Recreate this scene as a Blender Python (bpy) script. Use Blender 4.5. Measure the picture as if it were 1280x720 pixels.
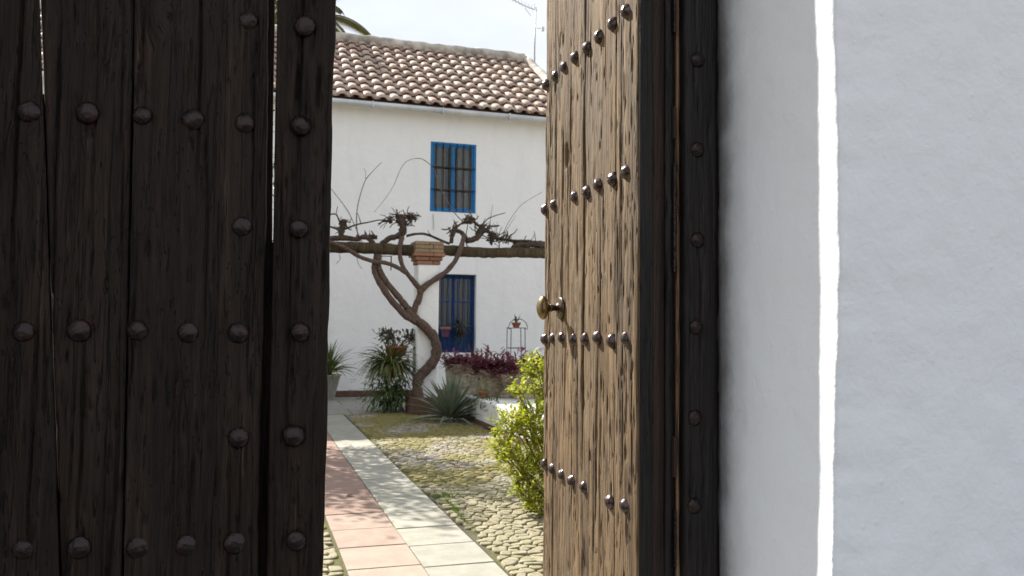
import bpy, bmesh, math, random
import numpy as np
from mathutils import Vector, Matrix, Euler
R = math.radians
rnd = random.Random(7)
for o in list(bpy.data.objects): bpy.data.objects.remove(o)
scn = bpy.context.scene
COL = scn.collection

# ------------------------------------------------------------ camera
F = 1030.0; CX, CY = 640.0, 360.0
YAW = R(17.46); PITCH = R(2.835); EYE = Vector((0, 0, 1.45))
cd = bpy.data.cameras.new('camera'); cam = bpy.data.objects.new('camera', cd); COL.objects.link(cam)
ROLL = R(.55)
CAMR = Matrix.Rotation(-YAW, 3, 'Z') @ Matrix.Rotation(R(90)+PITCH, 3, 'X') @ Matrix.Rotation(ROLL, 3, 'Z')
cam.matrix_world = Matrix.Translation(EYE) @ CAMR.to_4x4()
cd.sensor_width = 22.3; cd.lens = F / 1280 * 22.3; cd.clip_start = 0.05; cd.clip_end = 3000
cd.dof.use_dof = True; cd.dof.focus_distance = 2.35; cd.dof.aperture_fstop = 5.0
scn.camera = cam

# ------------------------------------------------------------ light
SUN_TRAVEL = Vector((0.464, -0.886, 0)).normalized()      # horizontal heading of the light
ELEV = R(41)
sd = -SUN_TRAVEL * math.cos(ELEV) + Vector((0, 0, math.sin(ELEV)))
sl = bpy.data.lights.new('sun', 'SUN'); sl.energy = 3.7; sl.angle = R(0.53); sl.color = (1.0, 0.95, 0.87)
so = bpy.data.objects.new('sun', sl); COL.objects.link(so)
so.rotation_euler = sd.to_track_quat('Z', 'Y').to_euler(); so.location = (0, 0, 30)
w = bpy.data.worlds.new('World'); scn.world = w; w.use_nodes = True
nt = w.node_tree; nt.nodes.clear()
out = nt.nodes.new('ShaderNodeOutputWorld'); bg = nt.nodes.new('ShaderNodeBackground')
sky = nt.nodes.new('ShaderNodeTexSky'); sky.sky_type = 'NISHITA'; sky.sun_disc = False
sky.sun_elevation = ELEV; sky.sun_rotation = math.atan2(sd.x, sd.y); sky.air_density = 1.0; sky.dust_density = 1.6
tc = nt.nodes.new('ShaderNodeTexCoord'); mp = nt.nodes.new('ShaderNodeMapping'); mp.inputs['Scale'].default_value = (1, 1, 2.6)
nz = nt.nodes.new('ShaderNodeTexNoise'); nz.inputs['Scale'].default_value = 1.7; nz.inputs['Detail'].default_value = 7; nz.inputs['Roughness'].default_value = .52
rp = nt.nodes.new('ShaderNodeValToRGB'); rp.color_ramp.elements[0].position = .25; rp.color_ramp.elements[1].position = .66
rp.color_ramp.elements[0].color = (.72, .72, .72, 1); rp.color_ramp.elements[1].color = (1, 1, 1, 1)
n2 = nt.nodes.new('ShaderNodeTexNoise'); n2.inputs['Scale'].default_value = 3.1; n2.inputs['Detail'].default_value = 6
cr = nt.nodes.new('ShaderNodeValToRGB'); cr.color_ramp.elements[0].color = (2.35, 2.46, 2.65, 1); cr.color_ramp.elements[1].color = (3.0, 3.03, 3.1, 1)
cr.color_ramp.elements[0].position = .3; cr.color_ramp.elements[1].position = .7
mx = nt.nodes.new('ShaderNodeMixRGB')
L = nt.links.new
L(tc.outputs['Generated'], mp.inputs[0]); L(mp.outputs[0], nz.inputs[0]); L(nz.outputs[0], rp.inputs[0]); L(mp.outputs[0], n2.inputs[0]); L(n2.outputs[0], cr.inputs[0])
L(rp.outputs[0], mx.inputs[0]); L(sky.outputs[0], mx.inputs[1]); L(cr.outputs[0], mx.inputs[2])
L(mx.outputs[0], bg.inputs[0]); bg.inputs[1].default_value = 0.12; L(bg.outputs[0], out.inputs[0])
scn.view_settings.view_transform = 'Standard'; scn.view_settings.look = 'None'
scn.view_settings.exposure = 1.52; scn.view_settings.gamma = 1

# ------------------------------------------------------------ picture geometry
def ray(px, py): return CAMR @ Vector(((px - CX) / F, (CY - py) / F, -1))
def at(px, py, Y):
    d = ray(px, py); t = (Y - EYE.y) / d.y; return EYE + d * t
def gnd(px, py, z=0.0):
    d = ray(px, py); t = (z - EYE.z) / d.z; return EYE + d * t
def hit(px, py, p0, n):
    d = ray(px, py); t = (p0 - EYE).dot(n) / d.dot(n); return EYE + d * t
def proj(p):
    q = CAMR.transposed() @ (Vector(p) - EYE)
    return (CX + F * q.x / -q.z, CY - F * q.y / -q.z)

# ------------------------------------------------------------ object helpers
def tag(o, label=None, cat=None, group=None, kind=None):
    if label: o['label'] = label
    if cat: o['category'] = cat
    if group: o['group'] = group
    if kind: o['kind'] = kind
    return o
def empty(name, loc=(0, 0, 0), rz=0, parent=None):
    o = bpy.data.objects.new(name, None); COL.objects.link(o); o.location = loc; o.rotation_euler = (0, 0, rz)
    o.empty_display_size = .1
    if parent: o.parent = parent
    return o
def link(name, me, parent=None, loc=None, rot=None):
    o = bpy.data.objects.new(name, me); COL.objects.link(o)
    if parent is not None: o.parent = parent
    if loc is not None: o.location = loc
    if rot is not None: o.rotation_euler = rot
    return o
class MB:
    def __init__(s): s.v = []; s.f = []
    def add(s, vs, fs):
        b = len(s.v); s.v += [tuple(p) for p in vs]; s.f += [tuple(i + b for i in f) for f in fs]; return s
    def box(s, x0, x1, y0, y1, z0, z1, bev=0.0, M=None):
        if bev <= 0:
            vs = [(x0,y0,z0),(x1,y0,z0),(x1,y1,z0),(x0,y1,z0),(x0,y0,z1),(x1,y0,z1),(x1,y1,z1),(x0,y1,z1)]
            fs = [(3,2,1,0),(4,5,6,7),(0,1,5,4),(1,2,6,5),(2,3,7,6),(3,0,4,7)]
        else:
            bm = bmesh.new(); bmesh.ops.create_cube(bm, size=1)
            for v in bm.verts: v.co = Vector(((x0+x1)/2 + v.co.x*(x1-x0), (y0+y1)/2 + v.co.y*(y1-y0), (z0+z1)/2 + v.co.z*(z1-z0)))
            bmesh.ops.bevel(bm, geom=bm.edges[:], offset=bev, segments=1, affect='EDGES')
            bm.verts.index_update(); vs = [v.co.copy() for v in bm.verts]; fs = [[v.index for v in f.verts] for f in bm.faces]; bm.free()
        if M is not None: vs = [M @ Vector(p) for p in vs]
        return s.add(vs, fs)
    def tube(s, pts, rad, n=7, cap=True, rough=0.0, seed=0):
        pts = [Vector(p) for p in pts]; rr = random.Random(seed)
        if not hasattr(rad, '__len__'): rad = [rad] * len(pts)
        b = len(s.v); up = None
        for i, p in enumerate(pts):
            d = (pts[min(i+1, len(pts)-1)] - pts[max(i-1, 0)])
            d = d.normalized() if d.length > 1e-9 else Vector((0, 0, 1))
            if up is None: up = Vector((0, 0, 1)) if abs(d.z) < .9 else Vector((1, 0, 0))
            a = (up - d * up.dot(d))
            a = a.normalized() if a.length > 1e-6 else d.orthogonal().normalized()
            up = a; c = d.cross(a)
            for k in range(n):
                t = 2*math.pi*k/n; r = rad[i] * (1 + rough * rr.uniform(-1, 1))
                s.v.append(tuple(p + (a*math.cos(t) + c*math.sin(t)) * r))
        for i in range(len(pts)-1):
            for k in range(n):
                s.f.append((b+i*n+k, b+i*n+(k+1) % n, b+(i+1)*n+(k+1) % n, b+(i+1)*n+k))
        if cap:
            s.f.append(tuple(b+k for k in reversed(range(n)))); e = b+(len(pts)-1)*n; s.f.append(tuple(e+k for k in range(n)))
        return s
    def lathe(s, prof, n=20, M=None, wob=0, seed=0):
        rr = random.Random(seed); b = len(s.v)
        for r, z in prof:
            for k in range(n):
                t = 2*math.pi*k/n; q = r*(1+wob*rr.uniform(-1, 1)); p = Vector((q*math.cos(t), q*math.sin(t), z))
                s.v.append(tuple(M @ p if M is not None else p))
        for i in range(len(prof)-1):
            for k in range(n): s.f.append((b+i*n+k, b+i*n+(k+1) % n, b+(i+1)*n+(k+1) % n, b+(i+1)*n+k))
        s.f.append(tuple(b+k for k in reversed(range(n)))); e = b+(len(prof)-1)*n; s.f.append(tuple(e+k for k in range(n)))
        return s
    def blade(s, base, d, length, width, droop=1.0, segs=5, fold=.25, tip=0.0, side=None, belly=.35):
        """a leaf: a folded strip that bends down along its length"""
        d = Vector(d).normalized(); p = Vector(base); b = len(s.v)
        if side is None:
            side = d.cross(Vector((0, 0, 1)))
            side = side.normalized() if side.length > .05 else Vector((1, 0, 0))
        for i in range(segs+1):
            t = i/segs
            wd = width * (min(1, .45 + t/belly*.55) if t < belly else max(tip, 1-((t-belly)/(1-belly))**1.6))
            nrm = side.cross(d).normalized()
            s.v += [tuple(p - side*wd/2 + nrm*fold*wd), tuple(p), tuple(p + side*wd/2 + nrm*fold*wd)]
            p = p + d*length/segs; d = (d + Vector((0, 0, -droop/segs))).normalized()
        for i in range(segs):
            a = b+i*3; s.f += [(a, a+1, a+4, a+3), (a+1, a+2, a+5, a+4)]
        return s
    def mesh(s, name, mat, smooth=False):
        me = bpy.data.meshes.new(name); me.from_pydata([tuple(v) for v in s.v], [], s.f)
        if mat: me.materials.append(mat)
        if smooth: me.polygons.foreach_set('use_smooth', [True]*len(me.polygons))
        me.update(); return me
    def build(s, name, mat, parent=None, smooth=False, loc=None, rot=None):
        return link(name, s.mesh(name, mat, smooth), parent, loc, rot)

def vnoise(u, v, su, sv, seed):
    """smooth value noise on arrays, cell sizes su and sv, range -1..1"""
    a = np.asarray(u)/su; b = np.asarray(v)/sv
    ia = np.floor(a).astype(np.int64); ib = np.floor(b).astype(np.int64)
    fa = a-ia; fb = b-ib; fa = fa*fa*(3-2*fa); fb = fb*fb*(3-2*fb)
    def h(i, j):
        x = (i*374761393 + j*668265263 + seed*974634777) & 0x7fffffff
        x = ((x ^ (x >> 13))*1274126177) & 0x7fffffff
        return ((x ^ (x >> 16)) & 0xffff)/32767.5-1
    return (h(ia, ib)*(1-fa)+h(ia+1, ib)*fa)*(1-fb) + (h(ia, ib+1)*(1-fa)+h(ia+1, ib+1)*fa)*fb
def grid_mesh(name, P, mat, flip=False, closed=False, caps=False, smooth=True):
    """P: (rows, cols, 3)"""
    nr, nc = P.shape[:2]; me = bpy.data.meshes.new(name)
    idx = np.arange(nr*nc).reshape(nr, nc)
    nxt = np.roll(idx, -1, axis=1) if closed else idx[:, 1:]
    cur = idx if closed else idx[:, :-1]
    q = np.stack([cur[:-1], nxt[:-1], nxt[1:], cur[1:]], -1).reshape(-1, 4)
    if flip: q = q[:, ::-1]
    faces = q.tolist()
    if caps:
        bot = idx[0].tolist(); top = idx[-1].tolist()
        faces += [bot[::-1] if not flip else bot, top if not flip else top[::-1]]
    me.from_pydata(P.reshape(-1, 3).tolist(), [], faces)
    me.materials.append(mat)
    if smooth: me.polygons.foreach_set('use_smooth', [True]*len(me.polygons))
    me.update(); return me

# ------------------------------------------------------------ materials
class NT:
    def __init__(s, name):
        s.m = bpy.data.materials.new(name); s.m.use_nodes = True; s.t = s.m.node_tree
        s.b = s.t.nodes['Principled BSDF']; s.tc = s.t.nodes.new('ShaderNodeTexCoord')
        s.out = s.t.nodes['Material Output']
    def n(s, ty, **k):
        x = s.t.nodes.new(ty)
        for a, v in k.items(): setattr(x, a, v)
        return x
    def l(s, a, b): s.t.links.new(a, b)
    def coord(s, scale=(1, 1, 1), src='Object', rot=(0, 0, 0)):
        m = s.n('ShaderNodeMapping'); m.inputs['Scale'].default_value = scale; m.inputs['Rotation'].default_value = rot
        s.l(s.tc.outputs[src], m.inputs[0]); return m.outputs[0]
    def noise(s, vec, scale=5, detail=4, rough=.5, dist=0):
        x = s.n('ShaderNodeTexNoise'); x.inputs['Scale'].default_value = scale; x.inputs['Detail'].default_value = detail
        x.inputs['Roughness'].default_value = rough; x.inputs['Distortion'].default_value = dist
        s.l(vec, x.inputs['Vector']); return x.outputs[0]
    def vor(s, vec, scale=5, feature='F1', rnd_=1):
        x = s.n('ShaderNodeTexVoronoi', feature=feature); x.inputs['Scale'].default_value = scale; x.inputs['Randomness'].default_value = rnd_
        s.l(vec, x.inputs['Vector']); return x
    def ramp(s, fac, stops, interp='LINEAR'):
        x = s.n('ShaderNodeValToRGB'); r = x.color_ramp; r.interpolation = interp
        while len(r.elements) < len(stops): r.elements.new(.5)
        for e, (p, c) in zip(r.elements, stops):
            e.position = p; e.color = (*c, 1) if hasattr(c, '__len__') else (c, c, c, 1)
        s.l(fac, x.inputs[0]); return x.outputs[0]
    def mix(s, fac, a, b, mode='MIX'):
        x = s.n('ShaderNodeMixRGB', blend_type=mode)
        for i, v in enumerate((fac, a, b)):
            if hasattr(v, 'is_output'): s.l(v, x.inputs[i])
            elif i == 0: x.inputs[0].default_value = v
            else: x.inputs[i].default_value = (*v, 1) if hasattr(v, '__len__') else (v, v, v, 1)
        return x.outputs[0]
    def math(s, op, a, b=None):
        x = s.n('ShaderNodeMath', operation=op)
        for i, v in enumerate((a, b)):
            if v is None: continue
            if hasattr(v, 'is_output'): s.l(v, x.inputs[i])
            else: x.inputs[i].default_value = v
        return x.outputs[0]
    def bump(s, h, dist=.01, strength=1.0, prev=None):
        x = s.n('ShaderNodeBump'); x.inputs['Distance'].default_value = dist; x.inputs['Strength'].default_value = strength
        s.l(h, x.inputs['Height'])
        if prev is not None: s.l(prev, x.inputs['Normal'])
        return x.outputs[0]
    def done(s, col=None, rough=.8, normal=None, metal=0, spec=None):
        if col is not None:
            if hasattr(col, 'is_output'): s.l(col, s.b.inputs['Base Color'])
            else: s.b.inputs['Base Color'].default_value = (*col, 1)
        if hasattr(rough, 'is_output'): s.l(rough, s.b.inputs['Roughness'])
        else: s.b.inputs['Roughness'].default_value = rough
        if normal is not None: s.l(normal, s.b.inputs['Normal'])
        s.b.inputs['Metallic'].default_value = metal
        if spec is not None: s.b.inputs['Specular IOR Level'].default_value = spec
        return s.m

def wood_mat(name, stops, pit=.03, rough=.75, pitcut=.36, blotch=None, spec=.35, bumpk=1.0, blot=.6):
    m = NT(name); oi = m.n('ShaderNodeObjectInfo')
    off = m.n('ShaderNodeVectorMath', operation='ADD'); cmb = m.n('ShaderNodeCombineXYZ')
    m.l(m.math('MULTIPLY', oi.outputs['Random'], 9.7), cmb.inputs[2]); m.l(cmb.outputs[0], off.inputs[1]); m.l(m.tc.outputs['Object'], off.inputs[0])
    # knots: the grain bends round them
    kv = m.n('ShaderNodeMapping'); kv.inputs['Scale'].default_value = (4.2, 4.2, 1.9); m.l(off.outputs[0], kv.inputs[0])
    kn = m.vor(kv.outputs[0], 1); kd = kn.outputs['Distance']
    ksel = m.n('ShaderNodeSeparateColor'); m.l(kn.outputs['Color'], ksel.inputs[0]); kon = m.ramp(ksel.outputs[0], [(.50, 0.0), (.52, 1.0)])
    kin = m.mix(1, m.ramp(kd, [(.03, 1.0), (.20, 0.0)]), kon, 'MULTIPLY')
    dsp = m.n('ShaderNodeVectorMath', operation='ADD'); dc = m.n('ShaderNodeCombineXYZ')
    m.l(m.math('MULTIPLY', kin, .035), dc.inputs[0]); m.l(off.outputs[0], dsp.inputs[0]); m.l(dc.outputs[0], dsp.inputs[1])
    def co(sc):
        q = m.n('ShaderNodeMapping'); q.inputs['Scale'].default_value = sc; m.l(dsp.outputs[0], q.inputs[0]); return q.outputs[0]
    g1 = m.noise(co((38, 38, 1.6)), 1, 6, .62, .6)
    g2 = m.noise(co((160, 160, 4)), 1, 4, .6)
    g3 = m.noise(co((420, 420, 9)), 1, 3, .6)
    g4 = m.noise(co((14, 14, .9)), 1, 5, .6, 1.4)
    big = m.noise(co((3.5, 3.5, 1.2)), 1, 4, .55)
    fac = m.math('ADD', m.math('ADD', m.math('MULTIPLY', g1, .34), m.math('MULTIPLY', g4, .24)), m.math('ADD', m.math('MULTIPLY', g2, .20), m.math('ADD', m.math('MULTIPLY', g3, .12), m.math('MULTIPLY', big, .10))))
    fac = m.math('ADD', m.math('MULTIPLY', m.math('SUBTRACT', fac, .5), 1.55), m.math('ADD', .465, m.math('MULTIPLY', oi.outputs['Random'], .07)))
    fac = m.math('SUBTRACT', fac, m.math('MULTIPLY', kin, .16))
    col = m.ramp(fac, stops)
    if blotch:
        bl = m.ramp(m.noise(co((7, 7, 1.6)), 1, 6, .65), [(.42, 0.0), (.66, 1.0)])
        col = m.mix(m.mix(1, bl, blot, 'MULTIPLY'), col, blotch)
    # long drying checks, short splits and worm holes
    c1 = m.ramp(m.math('ABSOLUTE', m.math('SUBTRACT', m.noise(co((26, 26, .7)), 1, 5, .55, .5), .5)), [(.003, 1.0), (.014, 0.0)])
    c1 = m.mix(1, c1, m.ramp(m.noise(co((5, 5, 1.3)), 1, 3), [(.46, 0.0), (.56, 1.0)]), 'MULTIPLY')
    p1 = m.noise(co((95, 95, 9)), 1, 3, .7, .5)
    patch = m.ramp(m.noise(co((4, 4, 2)), 1, 3), [(.30, -.05), (.75, .05)])
    pf = m.ramp(m.math('SUBTRACT', p1, m.math('MULTIPLY', patch, 1.0)), [(pitcut-.035, 1.0), (pitcut+.0, 0.0)])
    p2 = m.noise(co((42, 42, 2.6)), 1, 2, .5, .9)
    pf2 = m.ramp(p2, [(.262, 1.0), (.29, 0.0)])
    v = m.vor(co((70, 70, 34)), 1); vf = m.ramp(v.outputs['Distance'], [(.09, 1.0), (.15, 0.0)])
    gate = m.ramp(m.noise(co((8, 8, 3)), 1, 2), [(.52, 0.0), (.58, 1.0)])
    vf = m.mix(1, vf, gate, 'MULTIPLY')
    pits = m.math('MAXIMUM', m.math('MAXIMUM', m.math('MAXIMUM', pf, pf2), vf), c1)
    col = m.mix(m.math('MULTIPLY', pits, .85), col, (pit, pit*.70, pit*.48))
    b = m.bump(g1, .006*bumpk); b = m.bump(g2, .0035*bumpk, 1, b); b = m.bump(g3, .0012*bumpk, 1, b)
    inv = m.math('SUBTRACT', 1.0, pits); b = m.bump(inv, .0035*bumpk, .9, b)
    return m.done(col, rough, b, spec=spec)

def plaster_mat(name, base=(.80, .80, .79), k=1.0, dirt=0.25, tint=(.62, .59, .52), stain=0, post_band=False):
    m = NT(name); c = m.coord()
    n1 = m.noise(c, 1.7, 5, .6); n2 = m.noise(c, 9, 5, .55, .4); n3 = m.noise(c, 70, 4, .6); n4 = m.noise(c, 2.6, 3, .5, 1.2)
    col = m.mix(m.math('MULTIPLY', m.ramp(n1, [(.42, 0.0), (.75, 1.0)]), dirt), base, tint)
    col = m.mix(m.math('MULTIPLY', m.ramp(n3, [(.35, 1.0), (.5, 0.0)]), .10), col, tint)
    cn = m.noise(c, 1.3, 7, .62, .8)
    crack = m.ramp(m.math('ABSOLUTE', m.math('SUBTRACT', cn, .5)), [(.0, 1.0), (.0028, 0.0)])
    gate = m.ramp(n4, [(.58, 0.0), (.66, 1.0)])
    crack = m.mix(1, crack, gate, 'MULTIPLY')
    col = m.mix(m.math('MULTIPLY', crack, .06), col, (.5, .48, .45))
    if stain:
        st = m.ramp(m.noise(m.coord((2.2, 2.2, .45)), 1, 6, .65), [(.5, 0.0), (.78, 1.0)])
        col = m.mix(m.math('MULTIPLY', st, stain), col, (.42, .42, .40))
    if post_band:                       # base colour darkens towards the gate post, edge broken by noise
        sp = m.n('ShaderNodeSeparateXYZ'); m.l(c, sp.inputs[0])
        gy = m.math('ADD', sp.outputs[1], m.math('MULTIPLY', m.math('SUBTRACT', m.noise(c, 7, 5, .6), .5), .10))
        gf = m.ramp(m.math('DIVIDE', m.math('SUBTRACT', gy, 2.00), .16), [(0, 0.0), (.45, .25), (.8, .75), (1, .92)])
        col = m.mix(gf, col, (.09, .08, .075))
    lumps = m.vor(c, 26); lf = m.ramp(lumps.outputs['Distance'], [(.05, 1.0), (.24, 0.0)])
    lg = m.ramp(m.noise(c, 5, 3), [(.52, 0.0), (.62, 1.0)])
    b = m.bump(n2, .010*k); b = m.bump(n3, .0022*k, 1, b); b = m.bump(n1, .03*k, 1, b)
    b = m.bump(m.mix(1, lf, lg, 'MULTIPLY'), .0018*k, 1, b)
    b = m.bump(crack, .0006, 1, b)
    return m.done(col, .88, b, spec=.25)

M = {}
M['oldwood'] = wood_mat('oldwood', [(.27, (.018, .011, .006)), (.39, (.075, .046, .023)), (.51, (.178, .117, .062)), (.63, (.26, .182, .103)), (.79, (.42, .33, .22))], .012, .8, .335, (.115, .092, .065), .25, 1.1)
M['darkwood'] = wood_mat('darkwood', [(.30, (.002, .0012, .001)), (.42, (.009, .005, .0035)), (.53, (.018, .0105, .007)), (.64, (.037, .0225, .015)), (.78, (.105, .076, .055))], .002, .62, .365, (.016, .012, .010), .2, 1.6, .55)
M['paintwood'] = wood_mat('paintwood', [(.28, (.002, .0015, .0015)), (.44, (.008, .006, .0055)), (.58, (.016, .011, .009)), (.70, (.038, .023, .016)), (.82, (.10, .075, .055))], .003, .5, .34, (.013, .012, .012), .3, .8, .8)
M['redwood'] = wood_mat('redwood', [(.30, (.008, .004, .003)), (.48, (.028, .014, .010)), (.6, (.05, .025, .018)), (.75, (.09, .055, .04))], .004, .65, .34, (.02, .016, .014), .35, .6)
M['rawwood'] = wood_mat('rawwood', [(.30, (.10, .055, .03)), (.5, (.24, .14, .085)), (.7, (.34, .22, .14))], .03, .8, .33, None, .3, .6)
M['beam'] = wood_mat('beam', [(.30, (.03, .02, .012)), (.48, (.085, .058, .035)), (.64, (.16, .115, .07)), (.8, (.27, .21, .14))], .012, .85, .35, (.05, .055, .025), .2, 1.5)
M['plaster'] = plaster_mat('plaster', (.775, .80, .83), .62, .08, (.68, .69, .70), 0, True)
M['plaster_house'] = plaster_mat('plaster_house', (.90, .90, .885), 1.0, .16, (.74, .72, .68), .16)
M['plaster_low'] = plaster_mat('plaster_low', (.78, .77, .74), 1.5, .35, (.55, .52, .44), .3)

def metal_mat(name, col, col2, rough, metal, k=.003, sc=60):
    m = NT(name); c = m.coord(); n = m.noise(c, sc, 5, .6); n1 = m.noise(c, sc*.4, 3)
    cc = m.mix(m.ramp(n1, [(.4, 0.0), (.65, 1.0)]), col, col2)
    r = m.ramp(n, [(.3, rough-.1), (.7, rough+.15)])
    return m.done(cc, r, m.bump(n1, k, 1, m.bump(n, k*.4)), metal)
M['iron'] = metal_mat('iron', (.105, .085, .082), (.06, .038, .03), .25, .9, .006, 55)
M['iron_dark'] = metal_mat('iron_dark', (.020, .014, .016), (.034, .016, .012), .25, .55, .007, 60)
M['brass'] = metal_mat('brass', (.30, .225, .11), (.15, .11, .06), .33, 1.0, .001, 40)
M['bronze'] = metal_mat('bronze', (.09, .07, .055), (.16, .12, .08), .32, 1.0, .002, 60)
M['steel'] = metal_mat('steel', (.35, .36, .37), (.22, .22, .22), .4, .9, .001)
M['zinc'] = metal_mat('zinc', (.62, .65, .66), (.5, .53, .54), .45, .2, .001, 8)
M['blackwire'] = metal_mat('blackwire', (.02, .02, .022), (.05, .035, .025), .5, .6, .001)

def tile_mat(name, c1, c2, dark, k=.004, sc=6):
    m = NT(name); oi = m.n('ShaderNodeObjectInfo'); c = m.coord(src='Object')
    off = m.n('ShaderNodeVectorMath', operation='ADD'); m.l(c, off.inputs[0])
    cmb = m.n('ShaderNodeCombineXYZ'); m.l(m.math('MULTIPLY', oi.outputs['Random'], 37), cmb.inputs[0]); m.l(cmb.outputs[0], off.inputs[1])
    v = off.outputs[0]
    n = m.noise(v, sc, 6, .6); n2 = m.noise(v, sc*16, 3, .6); n3 = m.noise(v, 90, 2, .8)
    base = m.mix(oi.outputs['Random'], c1, c2)
    col = m.mix(m.math('MULTIPLY', m.ramp(n, [(.40, 1.0), (.62, 0.0)]), .4), base, dark)
    col = m.mix(m.math('MULTIPLY', m.ramp(n2, [(.30, 1.0), (.5, 0.0)]), .3), col, dark)
    col = m.mix(m.ramp(n3, [(.66, 0.0), (.72, .5)]), col, (.75, .7, .62))
    return m.done(col, .8, m.bump(n, k*.6, 1, m.bump(n2, k*.25)), spec=.3)
M['tile_pale'] = tile_mat('tile_pale', (.31, .30, .25), (.37, .355, .30), (.19, .185, .14))
M['tile_red'] = tile_mat('tile_red', (.27, .175, .135), (.33, .23, .185), (.17, .115, .085))
M['tile_red_sunlit'] = tile_mat('tile_red_sunlit', (.34, .265, .21), (.38, .31, .25), (.25, .18, .14))  # red tile with sunlight put into its colour, for the near rows
M['tile_red_halflit'] = tile_mat('tile_red_halflit', (.31, .22, .17), (.35, .265, .21), (.20, .14, .11))  # step between the red tile and its sunlit-coloured copy
M['slab'] = tile_mat('slab', (.27, .26, .23), (.33, .315, .285), (.16, .155, .13))
M['bed_edge'] = tile_mat('bed_edge', (.13, .065, .045), (.17, .09, .065), (.07, .045, .035))

def stone_mat():
    m = NT('stone'); g = m.n('ShaderNodeNewGeometry'); c = m.coord()
    col = m.ramp(g.outputs['Random Per Island'], [(0, (.13, .125, .115)), (.2, (.25, .215, .15)), (.4, (.31, .275, .205)), (.6, (.36, .325, .25)), (.8, (.22, .215, .20)), (.93, (.36, .25, .12)), (1, (.46, .43, .36))])
    n = m.noise(c, 30, 5, .6); n2 = m.noise(c, 130, 3, .6)
    col = m.mix(m.math('MULTIPLY', m.ramp(n, [(.38, 1.0), (.6, 0.0)]), .45), col, (.12, .11, .07))
    moss = m.ramp(m.noise(c, 1.1, 5, .6, .4), [(.42, 0.0), (.52, 1.0)]); mm = m.mix(1, moss, m.ramp(n2, [(.34, 0.0), (.48, 1.0)]), 'MULTIPLY')
    col = m.mix(m.math('MULTIPLY', mm, .95), col, (.17, .145, .022))
    return m.done(col, .72, m.bump(n, .006, 1, m.bump(n2, .002)), spec=.35)
M['stone'] = stone_mat()
def mortar_mat():
    m = NT('joint_earth'); c = m.coord(); n = m.noise(c, 45, 6, .65); n1 = m.noise(c, 1.1, 5, .6, .4)
    col = m.mix(m.ramp(n1, [(.38, 0.0), (.55, 1.0)]), (.085, .07, .045), (.11, .105, .02))
    col = m.mix(m.ramp(n, [(.35, .7), (.6, 0.0)]), col, (.055, .055, .03))
    return m.done(col, .95, m.bump(n, .012))
M['joint'] = mortar_mat()
def simple(name, c1, c2, sc=8, rough=.8, k=.004, detail=5, metal=0, spec=.3, stretch=(1, 1, 1)):
    m = NT(name); c = m.coord(stretch); n = m.noise(c, sc, detail, .6)
    return m.done(m.mix(m.ramp(n, [(.35, 0.0), (.65, 1.0)]), c1, c2), rough, m.bump(n, k), metal, spec)
M['earth'] = simple('earth', (.16, .13, .09), (.24, .20, .14), 3, .95, .02)
M['asphalt'] = simple('asphalt', (.10, .10, .10), (.14, .14, .135), 20, .9, .004)
M['terracotta'] = simple('terracotta', (.38, .15, .07), (.27, .12, .07), 18, .8, .003)
M['brick'] = tile_mat('brick', (.30, .14, .085), (.38, .20, .125), (.15, .09, .06), .006, 30)
M['brick_pale'] = tile_mat('brick_pale', (.36, .24, .14), (.30, .22, .14), (.15, .12, .07), .006, 30)
M['bark'] = simple('bark', (.055, .034, .025), (.19, .13, .10), 9, .9, .02, 6, stretch=(9, 9, 2.2))
M['darkbark'] = simple('darkbark', (.035, .024, .018), (.11, .078, .058), 26, .9, .02, 6)
M['cane'] = simple('cane', (.12, .075, .055), (.20, .14, .11), 30, .8, .002)
def roof_mat():
    m = NT('roof_clay'); g = m.n('ShaderNodeNewGeometry'); c = m.coord(src='Object')
    oi = m.n('ShaderNodeObjectInfo'); rr = m.math('FRACT', m.math('ADD', g.outputs['Random Per Island'], m.math('MULTIPLY', oi.outputs['Random'], 5.3)))
    col = m.ramp(rr, [(0, (.32, .215, .165)), (.3, (.42, .29, .225)), (.55, (.46, .355, .285)), (.8, (.37, .265, .21)), (1, (.50, .41, .33))])
    n = m.noise(c, 9, 6, .6); n2 = m.noise(c, 50, 3)
    col = m.mix(m.math('MULTIPLY', m.ramp(n, [(.45, 0.0), (.7, 1.0)]), .5), col, (.34, .31, .25))
    col = m.mix(m.ramp(n2, [(.30, .5), (.45, 0.0)]), col, (.10, .07, .05))
    return m.done(col, .75, m.bump(n, .004, 1, m.bump(n2, .003)), spec=.3)
M['roof'] = roof_mat()
M['mortar'] = simple('mortar', (.66, .60, .52), (.27, .25, .22), 3.2, .9, .02, 7)
M['blue'] = simple('blue', (.010, .145, .37), (.016, .19, .44), 14, .5, .002)
M['blue_shaded'] = simple('blue_shaded', (.006, .035, .125), (.010, .05, .17), 14, .5, .002)  # window blue with the shade on the lower window put into its colour
M['curtain'] = simple('curtain', (.52, .48, .40), (.24, .215, .18), 5, .9, .01, 2, stretch=(12, 12, 1))
M['interior'] = simple('interior', (.03, .03, .035), (.05, .05, .055), 3, .9, .002)
def glass_mat():
    m = NT('window_glass'); m.b.inputs['Transmission Weight'].default_value = .0
    t = m.n('ShaderNodeBsdfTransparent'); gl = m.n('ShaderNodeBsdfGlossy'); gl.inputs['Roughness'].default_value = .03
    fr = m.n('ShaderNodeFresnel'); fr.inputs[0].default_value = 1.6; mxs = m.n('ShaderNodeMixShader')
    m.l(m.math('ADD', m.math('MULTIPLY', fr.outputs[0], .9), .0), mxs.inputs[0]); m.l(t.outputs[0], mxs.inputs[1]); m.l(gl.outputs[0], mxs.inputs[2]); m.l(mxs.outputs[0], m.out.inputs[0])
    t.inputs[0].default_value = (.78, .80, .80, 1); return m.m
M['glass'] = glass_mat()
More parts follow.
